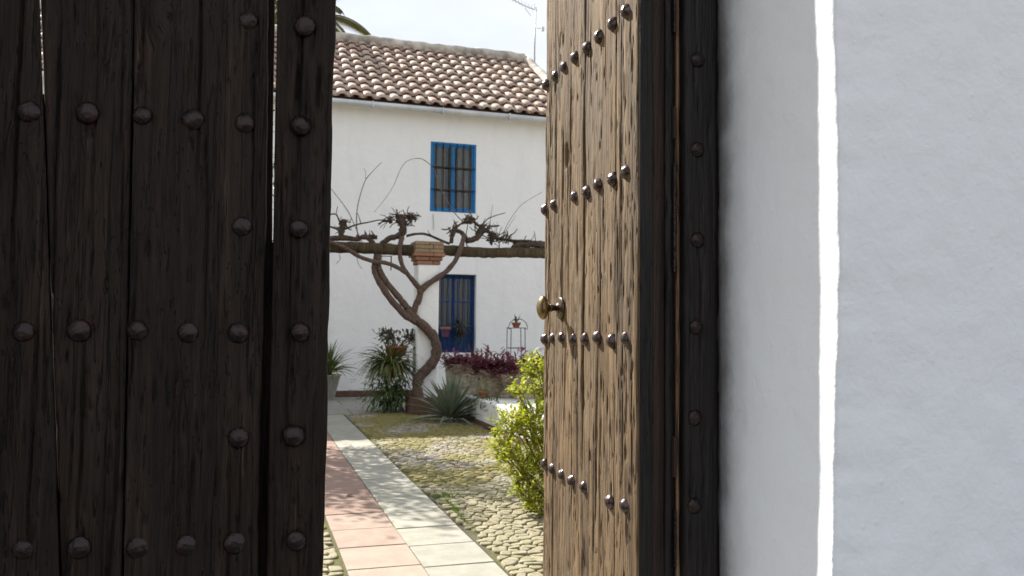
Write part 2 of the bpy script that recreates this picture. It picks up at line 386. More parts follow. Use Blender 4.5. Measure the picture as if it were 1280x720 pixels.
def leaf_mat(name, cols, trans=.25, rough=.5, sc=12):
    m = NT(name); g = m.n('ShaderNodeNewGeometry'); c = m.coord(); n = m.noise(c, sc, 3)
    k = len(cols)-1
    col = m.ramp(g.outputs['Random Per Island'], [(i/k, x) for i, x in enumerate(cols)])
    col = m.mix(m.ramp(n, [(.35, 0.0), (.7, .35)]), col, cols[0])
    m.done(col, rough, m.bump(n, .002), spec=.4)
    if trans:
        tr = m.n('ShaderNodeBsdfTranslucent'); m.l(m.mix(1, col, (1.3, 1.35, .7), 'MULTIPLY'), tr.inputs[0]); mxs = m.n('ShaderNodeMixShader'); mxs.inputs[0].default_value = trans
        m.l(m.b.outputs[0], mxs.inputs[1]); m.l(tr.outputs[0], mxs.inputs[2]); m.l(mxs.outputs[0], m.out.inputs[0])
    return m.m
M['leaf_lime'] = leaf_mat('leaf_lime', [(.15, .20, .02), (.32, .36, .035), (.48, .48, .055), (.58, .55, .12)], .42)
M['leaf_green'] = leaf_mat('leaf_green', [(.035, .07, .015), (.06, .11, .02), (.10, .15, .035)], .2)
M['leaf_strap'] = leaf_mat('leaf_strap', [(.05, .075, .02), (.10, .14, .04), (.20, .23, .09), (.24, .19, .08)], .2)
M['leaf_agave'] = leaf_mat('leaf_agave', [(.10, .14, .095), (.18, .22, .155), (.27, .30, .22)], .05, .45)
M['leaf_purple'] = leaf_mat('leaf_purple', [(.07, .016, .035), (.15, .03, .065), (.28, .07, .125), (.14, .09, .08)], .15)
M['leaf_dusty'] = leaf_mat('leaf_dusty', [(.05, .06, .035), (.10, .11, .07), (.14, .09, .08)], .15)
M['leaf_palm'] = leaf_mat('leaf_palm', [(.045, .06, .012), (.09, .10, .02), (.15, .13, .035)], .2)
M['leaf_weed'] = leaf_mat('leaf_weed', [(.08, .14, .01), (.14, .22, .02)], .3)
M['carved'] = simple('carved', (.46, .41, .30), (.24, .21, .14), 12, .9, .012, 6)
M['pot_pale'] = simple('pot_pale', (.42, .40, .36), (.28, .27, .24), 9, .7, .004)
M['pot_blue'] = simple('pot_blue', (.04, .07, .22), (.25, .06, .03), 6, .4, .001)
M['soil'] = simple('soil', (.05, .035, .025), (.09, .07, .05), 40, .95, .01)

# ------------------------------------------------------------ the ground
g = MB(); g.add([(-900, -900, -.06), (900, -900, -.06), (900, 900, -.06), (-900, 900, -.06)], [(0, 1, 2, 3)])
tag(g.build('ground', M['earth']), kind='structure')
g = MB(); g.box(-30, 30, -6, 1.62, -.05, -.004); tag(g.build('street', M['asphalt']), kind='structure')
g = MB(); g.box(-1.0, 1.32, 1.624, 2.50, -.05, .01); tag(g.build('threshold', M['slab']), kind='structure')

# path of paving tiles: one red and one pale row
XL, XM, XR = gnd(432, 710).x, gnd(537.4, 720).x, gnd(638, 720).x
TY = .50; Y0 = 2.56; NT_ = 23
path = tag(empty('path'), kind='structure')
g = MB(); g.box(XL-.01, XR+.01, Y0-.02, Y0+NT_*TY+.02, -.05, -.012); g.build('path_bed', M['joint'], path)
def tile_me(w_, l_, mat, nm):
    g = MB(); g.box(-w_/2, w_/2, -l_/2, l_/2, -.03, 0, .004); return g.mesh(nm, mat)
tmp = tile_me(XM-XL-.008, TY-.013, M['tile_red'], 'red_tile'); tmw = tile_me(XR-XM-.008, TY-.012, M['tile_pale'], 'pale_tile')
tmf = tile_me(XM-XL-.008, TY-.013, M['tile_red_halflit'], 'halflit_red_tile'); tmd = tile_me(XM-XL-.008, TY-.013, M['tile_red_sunlit'], 'sunlit_red_tile')
for i in range(NT_):
    y = Y0 + (i+.5)*TY
    for me, xc, nm in ((tmp, (XL+XM)/2, 'red_tile'), (tmw, (XM+XR)/2, 'pale_tile')):
        if nm == 'red_tile' and i < 6: me = tmd  # near rows: sunlight painted into the red tile's colour
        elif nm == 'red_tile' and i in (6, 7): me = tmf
        link(nm, me, path, (xc+rnd.uniform(-.002, .002), y+(.06 if nm == 'red_tile' else 0)-.06+rnd.uniform(-.002, .002), rnd.uniform(-.001, .002)), (R(rnd.uniform(-.25, .25)), R(rnd.uniform(-.25, .25)), R(rnd.uniform(-.3, .3))))
YE = Y0 + NT_*TY                     # end of the path
# paved strip along the house
pv = tag(empty('pavement'), kind='structure')
g = MB(); g.box(-6, 8, YE+.03, 17.48, -.05, -.012); g.build('pavement_bed', M['joint'], pv)
nx = 0
ys = [YE+.03, YE+.92, YE+1.80, YE+2.66, 17.48]
for j in range(4):
    l_ = ys[j+1]-ys[j]; me = tile_me(.885, l_-.014, M['slab'], 'slab')
    for i in range(12):
        x = -2.4 + i*.9 + (.45 if j % 2 else 0)
        link('slab', me, pv, (x, (ys[j]+ys[j+1])/2, rnd.uniform(-.002, .002)), (0, 0, R(rnd.uniform(-.2, .2))))

# cobbles: cells clipped against their neighbours, so they pack with earth joints
def cells(x0, x1, y0, y1, sx, sy, seed, keep):
    rr = random.Random(seed); pts = {}
    ni = int((x1-x0)/sx)+1; nj = int((y1-y0)/sy)+1
    for j in range(-1, nj+1):
        for i in range(-1, ni+1):
            pts[i, j] = (x0+(i+.5+(.5 if j % 2 else 0)+rr.uniform(-.47, .47))*sx, y0+(j+.5+rr.uniform(-.44, .44))*sy)
    res = []
    for (i, j), p in pts.items():
        if not (x0+.02 < p[0] < x1-.02 and y0+.02 < p[1] < y1-.02) or not keep(p): continue
        poly = [(x0+.008, y0+.008), (x1-.008, y0+.008), (x1-.008, y1-.008), (x0+.008, y1-.008)]
        poly = [(max(x0+.006, min(x1-.006, p[0]+a*sx*1.4)), max(y0+.006, min(y1-.006, p[1]+b*sy*1.4))) for a, b in ((-1, -1), (1, -1), (1, 1), (-1, 1))]
        for dj in (-2, -1, 0, 1, 2):
            for di in (-2, -1, 0, 1, 2):
                q = pts.get((i+di, j+dj))
                if q is None or (di == 0 and dj == 0): continue
                dx, dy = q[0]-p[0], q[1]-p[1]; L_ = math.hypot(dx, dy); mx_ = L_/2-.0036
                new = []
                for k in range(len(poly)):
                    a = poly[k]; b = poly[(k+1) % len(poly)]
                    da = ((a[0]-p[0])*dx+(a[1]-p[1])*dy)/L_-mx_; db = ((b[0]-p[0])*dx+(b[1]-p[1])*dy)/L_-mx_
                    if da <= 0: new.append(a)
                    if (da < 0 < db) or (db < 0 < da):
                        t = da/(da-db); new.append((a[0]+(b[0]-a[0])*t, a[1]+(b[1]-a[1])*t))
                poly = new
                if len(poly) < 3: break
            if len(poly) < 3: break
        if len(poly) >= 3: res.append((p, poly))
    return res
def stone(mb, p, poly, rr, org=(0, 0)):
    c = []
    for k in range(len(poly)):                      # cut the corners: a rounded outline
        a = poly[k]; b = poly[(k+1) % len(poly)]
        c += [(a[0]*.83+b[0]*.17, a[1]*.83+b[1]*.17), (a[0]*.17+b[0]*.83, a[1]*.17+b[1]*.83)]
    cx = sum(q[0] for q in c)/len(c); cy = sum(q[1] for q in c)/len(c); n = len(c)
    h = rr.uniform(.001, .010); tx, ty = rr.uniform(-.10, .10), rr.uniform(-.10, .10); vs = []
    for s, z in ((1.0, -.03), (.99, h-.007), (.91, h-.0015), (.66, h+.0008)):
        for q in c:
            dx, dy = (q[0]-cx)*s, (q[1]-cy)*s
            vs.append((cx+dx-org[0], cy+dy-org[1], z+(dx*tx+dy*ty if z > -.02 else 0)))
    fs = [(i*n+k, i*n+(k+1) % n, (i+1)*n+(k+1) % n, (i+1)*n+k) for i in range(3) for k in range(n)]
    fs.append(tuple(3*n+k for k in range(n))); mb.add(vs, fs)
yard = tag(empty('cobbled_yard'), kind='structure')
g = MB(); g.box(XR+.012, 6.5, 2.56, YE+.02, -.05, -.010); g.box(-2.6, XL-.012, 2.56, YE+.02, -.05, -.010)
g.build('joint_earth', M['joint'], yard)
def keep_r(p): return p[0] < .42*p[1]+.6 and not (p[0] > 3.28 and 8 < p[1] < 12.95)
def keep_l(p): return p[1] < 10.5
cl = cells(XR+.014, 5.8, 2.6, YE+.02, .102, .068, 3, keep_r) + cells(-1.0, XL-.014, 2.6, YE, .13, .085, 4, keep_l)
vis = []; rest = MB(); rr = random.Random(5)
for p, poly in cl:
    q = proj((p[0], p[1], 0)); seen = 400 < q[0] < 682 and q[1] < 725
    vis.append((not seen, p[1], p, poly))
vis.sort(key=lambda t: (t[0], t[1]))
for k, (ns, _, p, poly) in enumerate(vis):
    if k < 290 and not ns:
        mb = MB(); stone(mb, p, poly, rr, p); mb.build('cobblestone', M['stone'], yard, True, (p[0], p[1], 0))
    else: stone(rest, p, poly, rr)
tag(rest.build('cobblestones', M['stone'], yard, True), kind='stuff')

# ------------------------------------------------------------ street wall with the gateway
XW, YO, YI, HT = 1.326, 1.655, 2.46, 4.3
def wall_section(sign, corner, ymap, x_far, parent):
    zs = np.concatenate([np.linspace(0, .7, 6), np.arange(.72, 2.5, .018), np.linspace(2.55, HT, 22)])
    rc = .010
    prof = [(x_far, YO, 0)] + [(x, YO, 1) for x in np.linspace(x_far-.8*sign if sign > 0 else x_far+.8, corner+sign*1.2, 4)]
    prof += [(corner+sign*d, YO, 1) for d in np.arange(1.18, rc, -.02)]
    for a in np.linspace(0, 90, 5): prof.append((corner+sign*rc*(1-math.sin(R(a))), YO+rc*(1-math.cos(R(a))), 2))
    prof += [(corner, y, 3) for y in np.arange(YO+rc+.012, YI, .018)]
    prof += [(corner, YI, 4), (x_far, YI, 5)]
    P = np.zeros((len(zs), len(prof), 3))
    for j, (x, y, k) in enumerate(prof):
        P[:, j, 0] = x; P[:, j, 1] = y; P[:, j, 2] = zs
    X, Y, Z = P[..., 0].copy(), P[..., 1].copy(), P[..., 2].copy()
    k = np.array([p[2] for p in prof])[None, :]*np.ones_like(X)
    d = .006*vnoise(X-Y, Z, .35, .4, 11) + .0022*vnoise(X-Y, Z, .09, .11, 12) + .0009*vnoise(X-Y, Z, .035, .04, 13)
    P[..., 1] -= np.where((k == 1) | (k == 2), d, 0)
    # the arris is worn: it wanders in and out
    cp = [hit(a, b, Vector((XW, 0, 0)), Vector((1, 0, 0))) for a, b in ((1038, 900), (1043, 720), (1043, 605), (1047, 525), (1050, 360), (1052, 300), (1049, 150), (1044, 0), (1040, -200))]
    wob = np.interp(Z, [p.z for p in cp], [YO-p.y for p in cp])*(1 if sign > 0 else 0) + .0035*vnoise(Z*0, Z, 1, .045, 14) + .002*vnoise(Z*0, Z, 1, .02, 15)
    fall = np.exp(-np.abs(X-corner)/.10)*np.exp(-np.abs(Y-YO)/.06)
    P[..., 0] += np.where((k >= 1) & (k <= 3), -sign*(d*.8*(k >= 2)) + 0*fall, 0)
    P[..., 1] += np.where((k >= 1) & (k <= 3), -wob*fall*1.0, 0)
    me = grid_mesh('wall_section', P, M['plaster'], flip=(sign < 0), closed=True, caps=True)
    return link('wall_section', me, parent)
sw = empty('street_wall'); tag(sw, 'thick whitewashed street wall with the gateway, its corner edged by a strip of sun', 'wall')
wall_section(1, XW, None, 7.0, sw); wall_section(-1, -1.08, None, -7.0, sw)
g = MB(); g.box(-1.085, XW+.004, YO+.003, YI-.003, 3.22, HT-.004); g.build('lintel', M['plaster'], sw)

# ------------------------------------------------------------ weathered planks
def plank(name, Lf, Rf, z0, z1, thick, sgn, mat, parent, seed, cracks=(), relief=1.0, ds=.0032, dz=.010, dense=(.55, 2.6), back=0.0, edgew=.0025, edgel=None, bow=0.0, bsl=0.0, bsr=0.0):
    """Lf, Rf: edge position along the leaf as a function of height; sgn: side of the leaf the face looks to"""
    zs = np.concatenate([np.arange(z0, dense[0], .05), np.arange(max(z0, dense[0]), min(z1, dense[1]), dz), np.arange(min(z1, dense[1]), z1+.01, .05)])
    wm = float(Rf(1.4)-Lf(1.4)); n = max(6, int(wm/ds))
    s = np.concatenate([[0, .004/wm], np.linspace(.008/wm, 1-.008/wm, n), [1-.004/wm, 1]])
    Z = zs[:, None]*np.ones((1, len(s))); S = np.ones((len(zs), 1))*s[None, :]
    rs = np.random.RandomState(seed)
    el_ = edgew if edgel is None else edgel
    Lz = Lf(zs)+el_*vnoise(zs, zs*0, .22, 1, seed+1)+el_*.5*vnoise(zs, zs*0, .05, 1, seed+2)
    Rz = Rf(zs)+edgew*vnoise(zs, zs*0, .2, 1, seed+3)+edgew*.5*vnoise(zs, zs*0, .045, 1, seed+4)
    U = Lz[:, None]*(1-S)+Rz[:, None]*S
    H = .0022*vnoise(U, Z, .11, .7, seed+5)+.0011*vnoise(U, Z, .03, .35, seed+6)+.0007*vnoise(U, Z, .011, .16, seed+7)+.0005*vnoise(U, Z, .006, .05, seed+8)
    ridg = vnoise(U, Z, .016, .5, seed+9); H -= .0022*np.clip(np.abs(ridg)*-1+.18, 0, 1)*5*.5
    H *= relief
    # pits: elongated dents
    npit = int(110*relief)
    for _ in range(npit):
        u0 = rs.uniform(Lf(1.4), Rf(1.4)); zc = rs.uniform(max(z0, dense[0]), min(z1, dense[1])); a = rs.uniform(.0022, .005); b = rs.uniform(.006, .035); dd = rs.uniform(.002, .008)
        m_ = (np.abs(zs-zc) < b*2.2)
        H[m_] -= dd*np.exp(-((U[m_]-u0)/a)**2-((Z[m_]-zc)/b)**2)
    allc = [tuple(c) for c in cracks]
    for _ in range(int(7*relief)):
        allc.append((rs.uniform(Lf(1.4)+.01, Rf(1.4)-.01), rs.uniform(.6, 2.5), rs.uniform(.08, .4), rs.uniform(.004, .010), rs.uniform(.0022, .0032)))
    for (u0, zc, hl, dd, ww) in allc:
        path_ = u0+.006*vnoise(Z, Z*0, .4, 1, int(abs(u0*1e4)) % 997)+.0022*vnoise(Z, Z*0, .08, 1, int(abs(u0*1e4)) % 991+3)
        tp = np.clip(1-np.abs((Z-zc)/hl)**3, 0, 1)
        H -= dd*tp*np.exp(-((U-path_)/ww)**2)
    e = np.minimum(U-Lz[:, None], Rz[:, None]-U)
    H -= .004*np.exp(-np.clip(e, 0, 1)/.0035)
    H += bow*(1-(2*S-1)**2)
    N = thick+H
    P = np.stack([U, sgn*(N+back), Z], -1)
    bl = np.stack([Lz+bsl, sgn*back*np.ones_like(Lz), zs], -1)[:, None]; br = np.stack([Rz+bsr, sgn*back*np.ones_like(Rz), zs], -1)[:, None]
    P = np.concatenate([bl, P, br], 1)
    me = grid_mesh(name, P, mat, flip=(sgn > 0), closed=True, caps=True)
    return link(name, me, parent)
def edge(u0, u1, za, zb):          # straight edge through (u0 at height za) and (u1 at height zb)
    return lambda z: u0+(np.asarray(z)-za)*(u1-u0)/(zb-za)
def stud_me(name, r, h, seed, mat):
    rr = random.Random(seed); prof = [(r*1.0, -.002), (r*.99, h*.12), (r*.88, h*.42), (r*.70, h*.70), (r*.45, h*.90), (r*.18, h*.99)]
    mb = MB(); n = 14
    mb.lathe([(a*(1+rr.uniform(-.03, .03)), b) for a, b in prof], n, None, .045, seed)
    me = mb.mesh(name, mat, True)
    return me
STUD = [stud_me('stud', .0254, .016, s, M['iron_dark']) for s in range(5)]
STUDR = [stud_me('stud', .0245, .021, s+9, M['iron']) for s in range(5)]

# left leaf, nearly closed
pA = Vector((-.485, 2.123, 0)); pB = Vector((.109, 2.052, 0)); dL = (pB-pA).normalized()
hL = pA - dL*.40                    # hinge line
rzL = math.atan2(dL.y, dL.x); nL = Vector((dL.y, -dL.x, 0))
THK = .045
leafL = empty('gate_leaf', hL - nL*THK, rzL)
tag(leafL, 'dark brown plank gate leaf, nearly closed, with round studs and slits of light', 'gate leaf', 'two leaves of the gateway')
def uvL(px, py):
    p = hit(px, py, hL, nL); return (p-hL).dot(dL), p.z
def edgeL(pt, pb):
    a = uvL(pt, 0); b = uvL(pb, 720); return edge(a[0], b[0], a[1], b[1])
ua, uz = uvL(640, 0)
ztL, zbL = uvL(200, 0)[1], uvL(200, 720)[1]
e0 = lambda z: np.asarray(z)*0+0.0
def crackL(px, py, hl, d=.012, w_=.003): a = uvL(px, py); return (a[0], a[1], hl, d, w_)
gapA_l = edgeL(48.9, 74); gapA_r = edgeL(50.7, 75.8)
gapB_l = edgeL(165.5, 150); gapB_r = edgeL(168.5, 154)
gapC_l = edgeL(335, 321.5); gapC_r = edgeL(346, 333)
eE = edgeL(418.5, 404)
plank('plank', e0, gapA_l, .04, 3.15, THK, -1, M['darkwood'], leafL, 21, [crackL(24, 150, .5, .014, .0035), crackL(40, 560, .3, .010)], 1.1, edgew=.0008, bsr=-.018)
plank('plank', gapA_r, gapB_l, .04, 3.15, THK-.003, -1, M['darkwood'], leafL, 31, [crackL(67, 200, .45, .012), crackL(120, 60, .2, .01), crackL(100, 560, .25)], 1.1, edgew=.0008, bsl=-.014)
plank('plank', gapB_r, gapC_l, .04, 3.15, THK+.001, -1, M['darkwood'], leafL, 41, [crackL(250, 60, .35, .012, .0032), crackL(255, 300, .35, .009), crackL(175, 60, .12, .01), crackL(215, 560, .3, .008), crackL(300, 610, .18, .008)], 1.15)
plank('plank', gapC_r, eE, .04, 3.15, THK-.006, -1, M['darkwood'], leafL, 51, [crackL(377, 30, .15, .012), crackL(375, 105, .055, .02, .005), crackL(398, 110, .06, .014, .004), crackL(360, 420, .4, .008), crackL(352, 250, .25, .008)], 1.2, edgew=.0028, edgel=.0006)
# backing strips and ledges
bk_l = lambda z: gapC_l(z)-.03
def bk_r(z):
    z = np.asarray(z, float); a = uvL(335, 300)[1]
    return np.where(z > a, gapC_r(z)-.0056-.0048*np.sqrt(np.clip((z-a)/.35, .1, 1)), gapC_r(z)+.01)
plank('backing_strip', bk_l, bk_r, .1, 3.1, .016, -1, M['darkwood'], leafL, 61, (), .6, back=-.022, edgew=.0006)
def bb_r(z):
    z = np.asarray(z, float); return gapB_r(z)+.02
plank('backing_strip', lambda z: gapB_l(z)-.03, bb_r, .1, 3.1, .016, -1, M['darkwood'], leafL, 62, (), .6, back=-.022)
def ba_l(z):
    z = np.asarray(z, float); a = uvL(50, 112)[1]; b = uvL(64, 320)[1]; c = uvL(70, 600)[1]
    return np.where(z > a, gapA_r(z)+.012, np.where((z < b) & (z > c), gapA_r(z)-.0220, gapA_l(z)-.06))
plank('backing_strip', ba_l, lambda z: gapA_r(z)+.05, .1, 3.1, .016, -1, M['darkwood'], leafL, 63, (), .6, back=-.022)
for zc in (.30, 2.95):
    g = MB(); g.box(.01, float(eE(1.4))-.02, .024, .09, zc-.07, zc+.07, .006); g.build('ledge', M['darkwood'], leafL)
sL = [(310, 25), (381, 32), (36, 139), (109, 141), (178, 145), (241, 149), (306, 154), (376, 157), (302, 283), (373, 286),
      (29, 414), (99, 413), (172, 413), (236, 415), (298, 416), (375, 415), (298, 547), (367, 545), (28, 687), (99, 685), (173, 685), (233, 682), (294, 679), (370, 676)]
pos = [uvL(*q) for q in sL]
ex = []
for (u, z) in pos:
    if abs(z-pos[2][1]) < .09: ex.append((u+.003, z+.52))
    if abs(z-pos[18][1]) < .09: ex.append((u-.002, z-.52))
for k, (u, z) in enumerate(pos+ex):
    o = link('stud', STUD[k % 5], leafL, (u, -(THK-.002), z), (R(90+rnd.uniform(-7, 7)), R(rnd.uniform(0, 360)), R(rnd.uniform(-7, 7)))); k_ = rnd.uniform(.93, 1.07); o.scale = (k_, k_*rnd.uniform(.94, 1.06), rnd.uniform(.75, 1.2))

# right leaf, standing open into the yard
hR = Vector((1.074, 2.19, 0)); far = Vector((1.100, 3.085, 0)); dR = (far-hR).normalized(); rzR = math.atan2(dR.y, dR.x)
nR = Vector((-dR.y, dR.x, 0))       # looks to the opening
leafR = empty('gate_leaf', hR-nR*THK, rzR)
tag(leafR, 'sunlit weathered tan plank gate leaf swung open on the right, with rows of studs', 'gate leaf', 'two leaves of the gateway')
def uvR(px, py):
    p = hit(px, py, hR, nR); return (p-hR).dot(dR), p.z
def crackR(px, py, hl, d=.010, w_=.0032): a = uvR(px, py); return (a[0], a[1], hl, d, w_)
def cst(v): return lambda z: np.asarray(z)*0+v
b1 = uvR(768, 411)[0]; b2 = uvR(728.5, 411)[0]; b3 = uvR(692.5, 411)[0]; b4 = uvR(679.6, 411)[0]
plank('plank', cst(0), cst(b1-.0015), .04, 3.15, THK, 1, M['oldwood'], leafR, 71, [crackR(776, 120, .25, .008, .0025)], 1.25, ds=.003, edgew=.0035)
plank('plank', cst(b1+.0015), cst(b2-.0015), .04, 3.15, THK-.002, 1, M['oldwood'], leafR, 81, [crackR(757, 60, .2), crackR(745, 560, .2, .012)], 1.35, ds=.004)
plank('plank', cst(b2+.0015), cst(b3-.0015), .04, 3.15, THK+.001, 1, M['oldwood'], leafR, 91, [crackR(708, 195, .05, .022, .012), crackR(704, 205, .16, .012, .006), crackR(703, 330, .16, .014, .006), crackR(721, 310, .12, .014, .007), crackR(714, 560, .3, .01)], 1.5, ds=.005)
plank('plank', cst(b3+.0015), cst(b4), .04, 3.15, THK-.001, 1, M['oldwood'], leafR, 101, [crackR(686, 300, .3)], 1.3, ds=.005)
g = MB(); g.box(-.0075, -.0038, .0, THK-.004, .04, 3.14, .001); g.build('edge_lath', M['paintwood'], leafR)
# frame behind the planks, seen at the hinge edge
plank('backing_stile', cst(.006), cst(.13), .05, 3.12, .040, 1, M['redwood'], leafR, 111, (), .6, back=-.043)
plank('backing_stile', cst(.0), cst(.12), .05, 3.12, .030, 1, M['paintwood'], leafR, 112, (), .6, back=-.075)
for zc in (.30, 1.5, 2.95):
    g = MB(); g.box(.135, b4-.01, -.055, -.003, zc-.07, zc+.07, .006); g.build('ledge', M['darkwood'], leafR)
sR = [(783, 14), (766, 30), (749, 46), (734, 60), (719, 72), (706, 84), (695, 95), (682.8, 106),
      (783, 215), (766, 224), (748, 231), (734, 240), (719, 246), (693, 256), (681.5, 262),
      (783, 423), (765, 426), (747, 422), (732, 424), (717, 424), (703, 422), (692, 423), (681.2, 424),
      (781.5, 632), (762.5, 627), (730.7, 609), (715, 601.5), (703, 594), (691, 586.5), (681, 580.5)]
for k, (a, b) in enumerate(sR):
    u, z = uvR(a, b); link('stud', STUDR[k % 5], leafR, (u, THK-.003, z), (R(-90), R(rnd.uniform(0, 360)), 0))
# knob
ku, kz = uvR(701.5, 385)
kn = empty('door_knob', (ku, THK, kz), 0, leafR)
Mk = Matrix.Rotation(R(-90), 4, 'X')        # lathe axis to +y
g = MB(); g.lathe([(.038, -.003), (.040, .004), (.037, .008), (.030, .010), (.022, .013), (.014, .017), (.011, .022)], 28, Mk)
ro = g.build('rose', M['bronze'], kn, True); ro.scale = (1, 1, 1.05)
g = MB(); g.lathe([(.012, .018), (.0105, .030), (.013, .036), (.0165, .040), (.013, .044), (.011, .048)], 22, Mk); g.build('spindle', M['bronze'], kn, True)
prof = [(.010, .046)]+[(.030*math.sin(math.pi*t)**.62+.0005, .046+.050*t) for t in [i/16 for i in range(1, 16)]]+[(.001, .0965)]
g = MB(); g.lathe(prof, 28, Mk); kb = g.build('knob', M['brass'], kn, True); kb.scale = (1.0, 1, 1.45)

# fixed post beside the hinge
post = empty('gate_post', (1.206, 2.14, 0)); tag(post, 'black painted timber gate post with a column of round studs, beside the white reveal', 'post')
def pl_box(name, x0, x1, y0, mat, seed, z0=.03, z1=3.2, th=.05, ew=.0018):
    return plank(name, cst(x0), cst(x1), z0, z1, th, -1, mat, post, seed, (), .55, ds=.004, dz=.014, back=-y0-th if False else -(y0+th), edgew=ew)
pl_box('post_face', .0, .104, 0, M['paintwood'], 121, th=.04, ew=.0012)
pl_box('post_trim', .1055, .119, .012, M['darkwood'], 122, th=.04, ew=.0015)
g = MB()
zz = 0.03
rr = random.Random(3)
def post_side(z0, z1, x0, mat, nm):
    P = MB(); P.box(x0, .10, .046, .20, z0, z1, .004); P.build(nm, mat, post)
post_side(.03, 3.2, -.004, M['rawwood'], 'post_core')
# hinge straps and worn packing between leaf and post
for (za, zb, x0, x1, mt) in ((.76, .93, -.020, -.0135, 'iron_dark'), (1.02, 1.14, -.021, -.013, 'redwood'), (1.62, 1.95, -.022, -.013, 'iron_dark'), (2.02, 2.12, -.021, -.014, 'redwood'), (2.34, 2.5, -.021, -.014, 'iron_dark')):
    P = MB(); P.box(x0, x1, .03, .075, za, zb, .003); P.build('hinge_leaf', M[mt], post)
P = MB(); P.tube([(-.014, .062, z) for z in np.arange(.03, 3.2, .06)], [.0045+.0012*rr.random() for _ in np.arange(.03, 3.2, .06)], 8, True, .1); P.build('hinge_rod', M['redwood'], post)
for q in [(872, 75), (872, 187), (872, 300), (870, 409), (869, 522), (868, 632), (873, -36), (867, 742)]:
    p = at(q[0], q[1], 2.14); o = link('stud', STUD[int(q[1]) % 5], post, (p.x-1.206, -.001, p.z), (R(90), R(rnd.uniform(0, 360)), 0)); o.scale = (.9, .9, .8)

# ------------------------------------------------------------ house
HY = 17.5
house = empty('house', (0, HY, 0)); tag(house, 'two storey white house with clay tiled roof and blue framed windows', 'house')
pR = at(655, 74, HY+3.8); XEND = pR.x; ZR = at(420, 47, HY+3.8).z
ZE = at(430, 125, HY-.25).z
XS = -6.0
def hx(px, py): p = at(px, py, HY); return p.x, p.z
wx0, wz1 = hx(538.5, 177); wx1, wz0 = hx(594.5, 267); wz1 = at(538, 176.5, HY).z
w2x0, w2z1 = hx(544.5, 342); w2x1, w2z0 = hx(594.5, 441)
holes = [(wx0, wx1, wz0, wz1), (w2x0-.03, w2x1, w2z0, w2z1)]
g = MB(); WT = .34
xs = sorted({XS, XEND, *[h[0] for h in holes], *[h[1] for h in holes]}); zs = sorted({0, ZE+.05, *[h[2] for h in holes], *[h[3] for h in holes]})
for i in range(len(xs)-1):
    for j in range(len(zs)-1):
        cx, cz = (xs[i]+xs[i+1])/2, (zs[j]+zs[j+1])/2
        if any(h[0] < cx < h[1] and h[2] < cz < h[3] for h in holes): continue
        g.add([(xs[i], 0, zs[j]), (xs[i+1], 0, zs[j]), (xs[i+1], 0, zs[j+1]), (xs[i], 0, zs[j+1])], [(0, 1, 2, 3)])
for (a, b, c, d) in holes:
    g.add([(a, 0, c), (b, 0, c), (b, 0, d), (a, 0, d), (a, WT, c), (b, WT, c), (b, WT, d), (a, WT, d)], [(1, 0, 4, 5), (2, 1, 5, 6), (3, 2, 6, 7), (0, 3, 7, 4)])
DP = 7.6
g.add([(XS, 0, 0), (XS, DP, 0), (XS, DP, ZE+.05), (XS, DP/2, ZR-.05), (XS, 0, ZE+.05)], [(0, 4, 3, 2, 1)])
g.add([(XEND, 0, 0), (XEND, DP, 0), (XEND, DP, ZE+.05), (XEND, DP/2, ZR-.05), (XEND, 0, ZE+.05)], [(0, 1, 2, 3, 4)])
g.add([(XS, DP, 0), (XEND, DP, 0), (XEND, DP, ZE+.05), (XS, DP, ZE+.05)], [(3, 2, 1, 0)])
g.build('wall', M['plaster_house'], house)
g = MB(); g.box(XS, XEND, -.025, -.002, 0, .13, .005); g.build('skirting', M['bed_edge'], house)
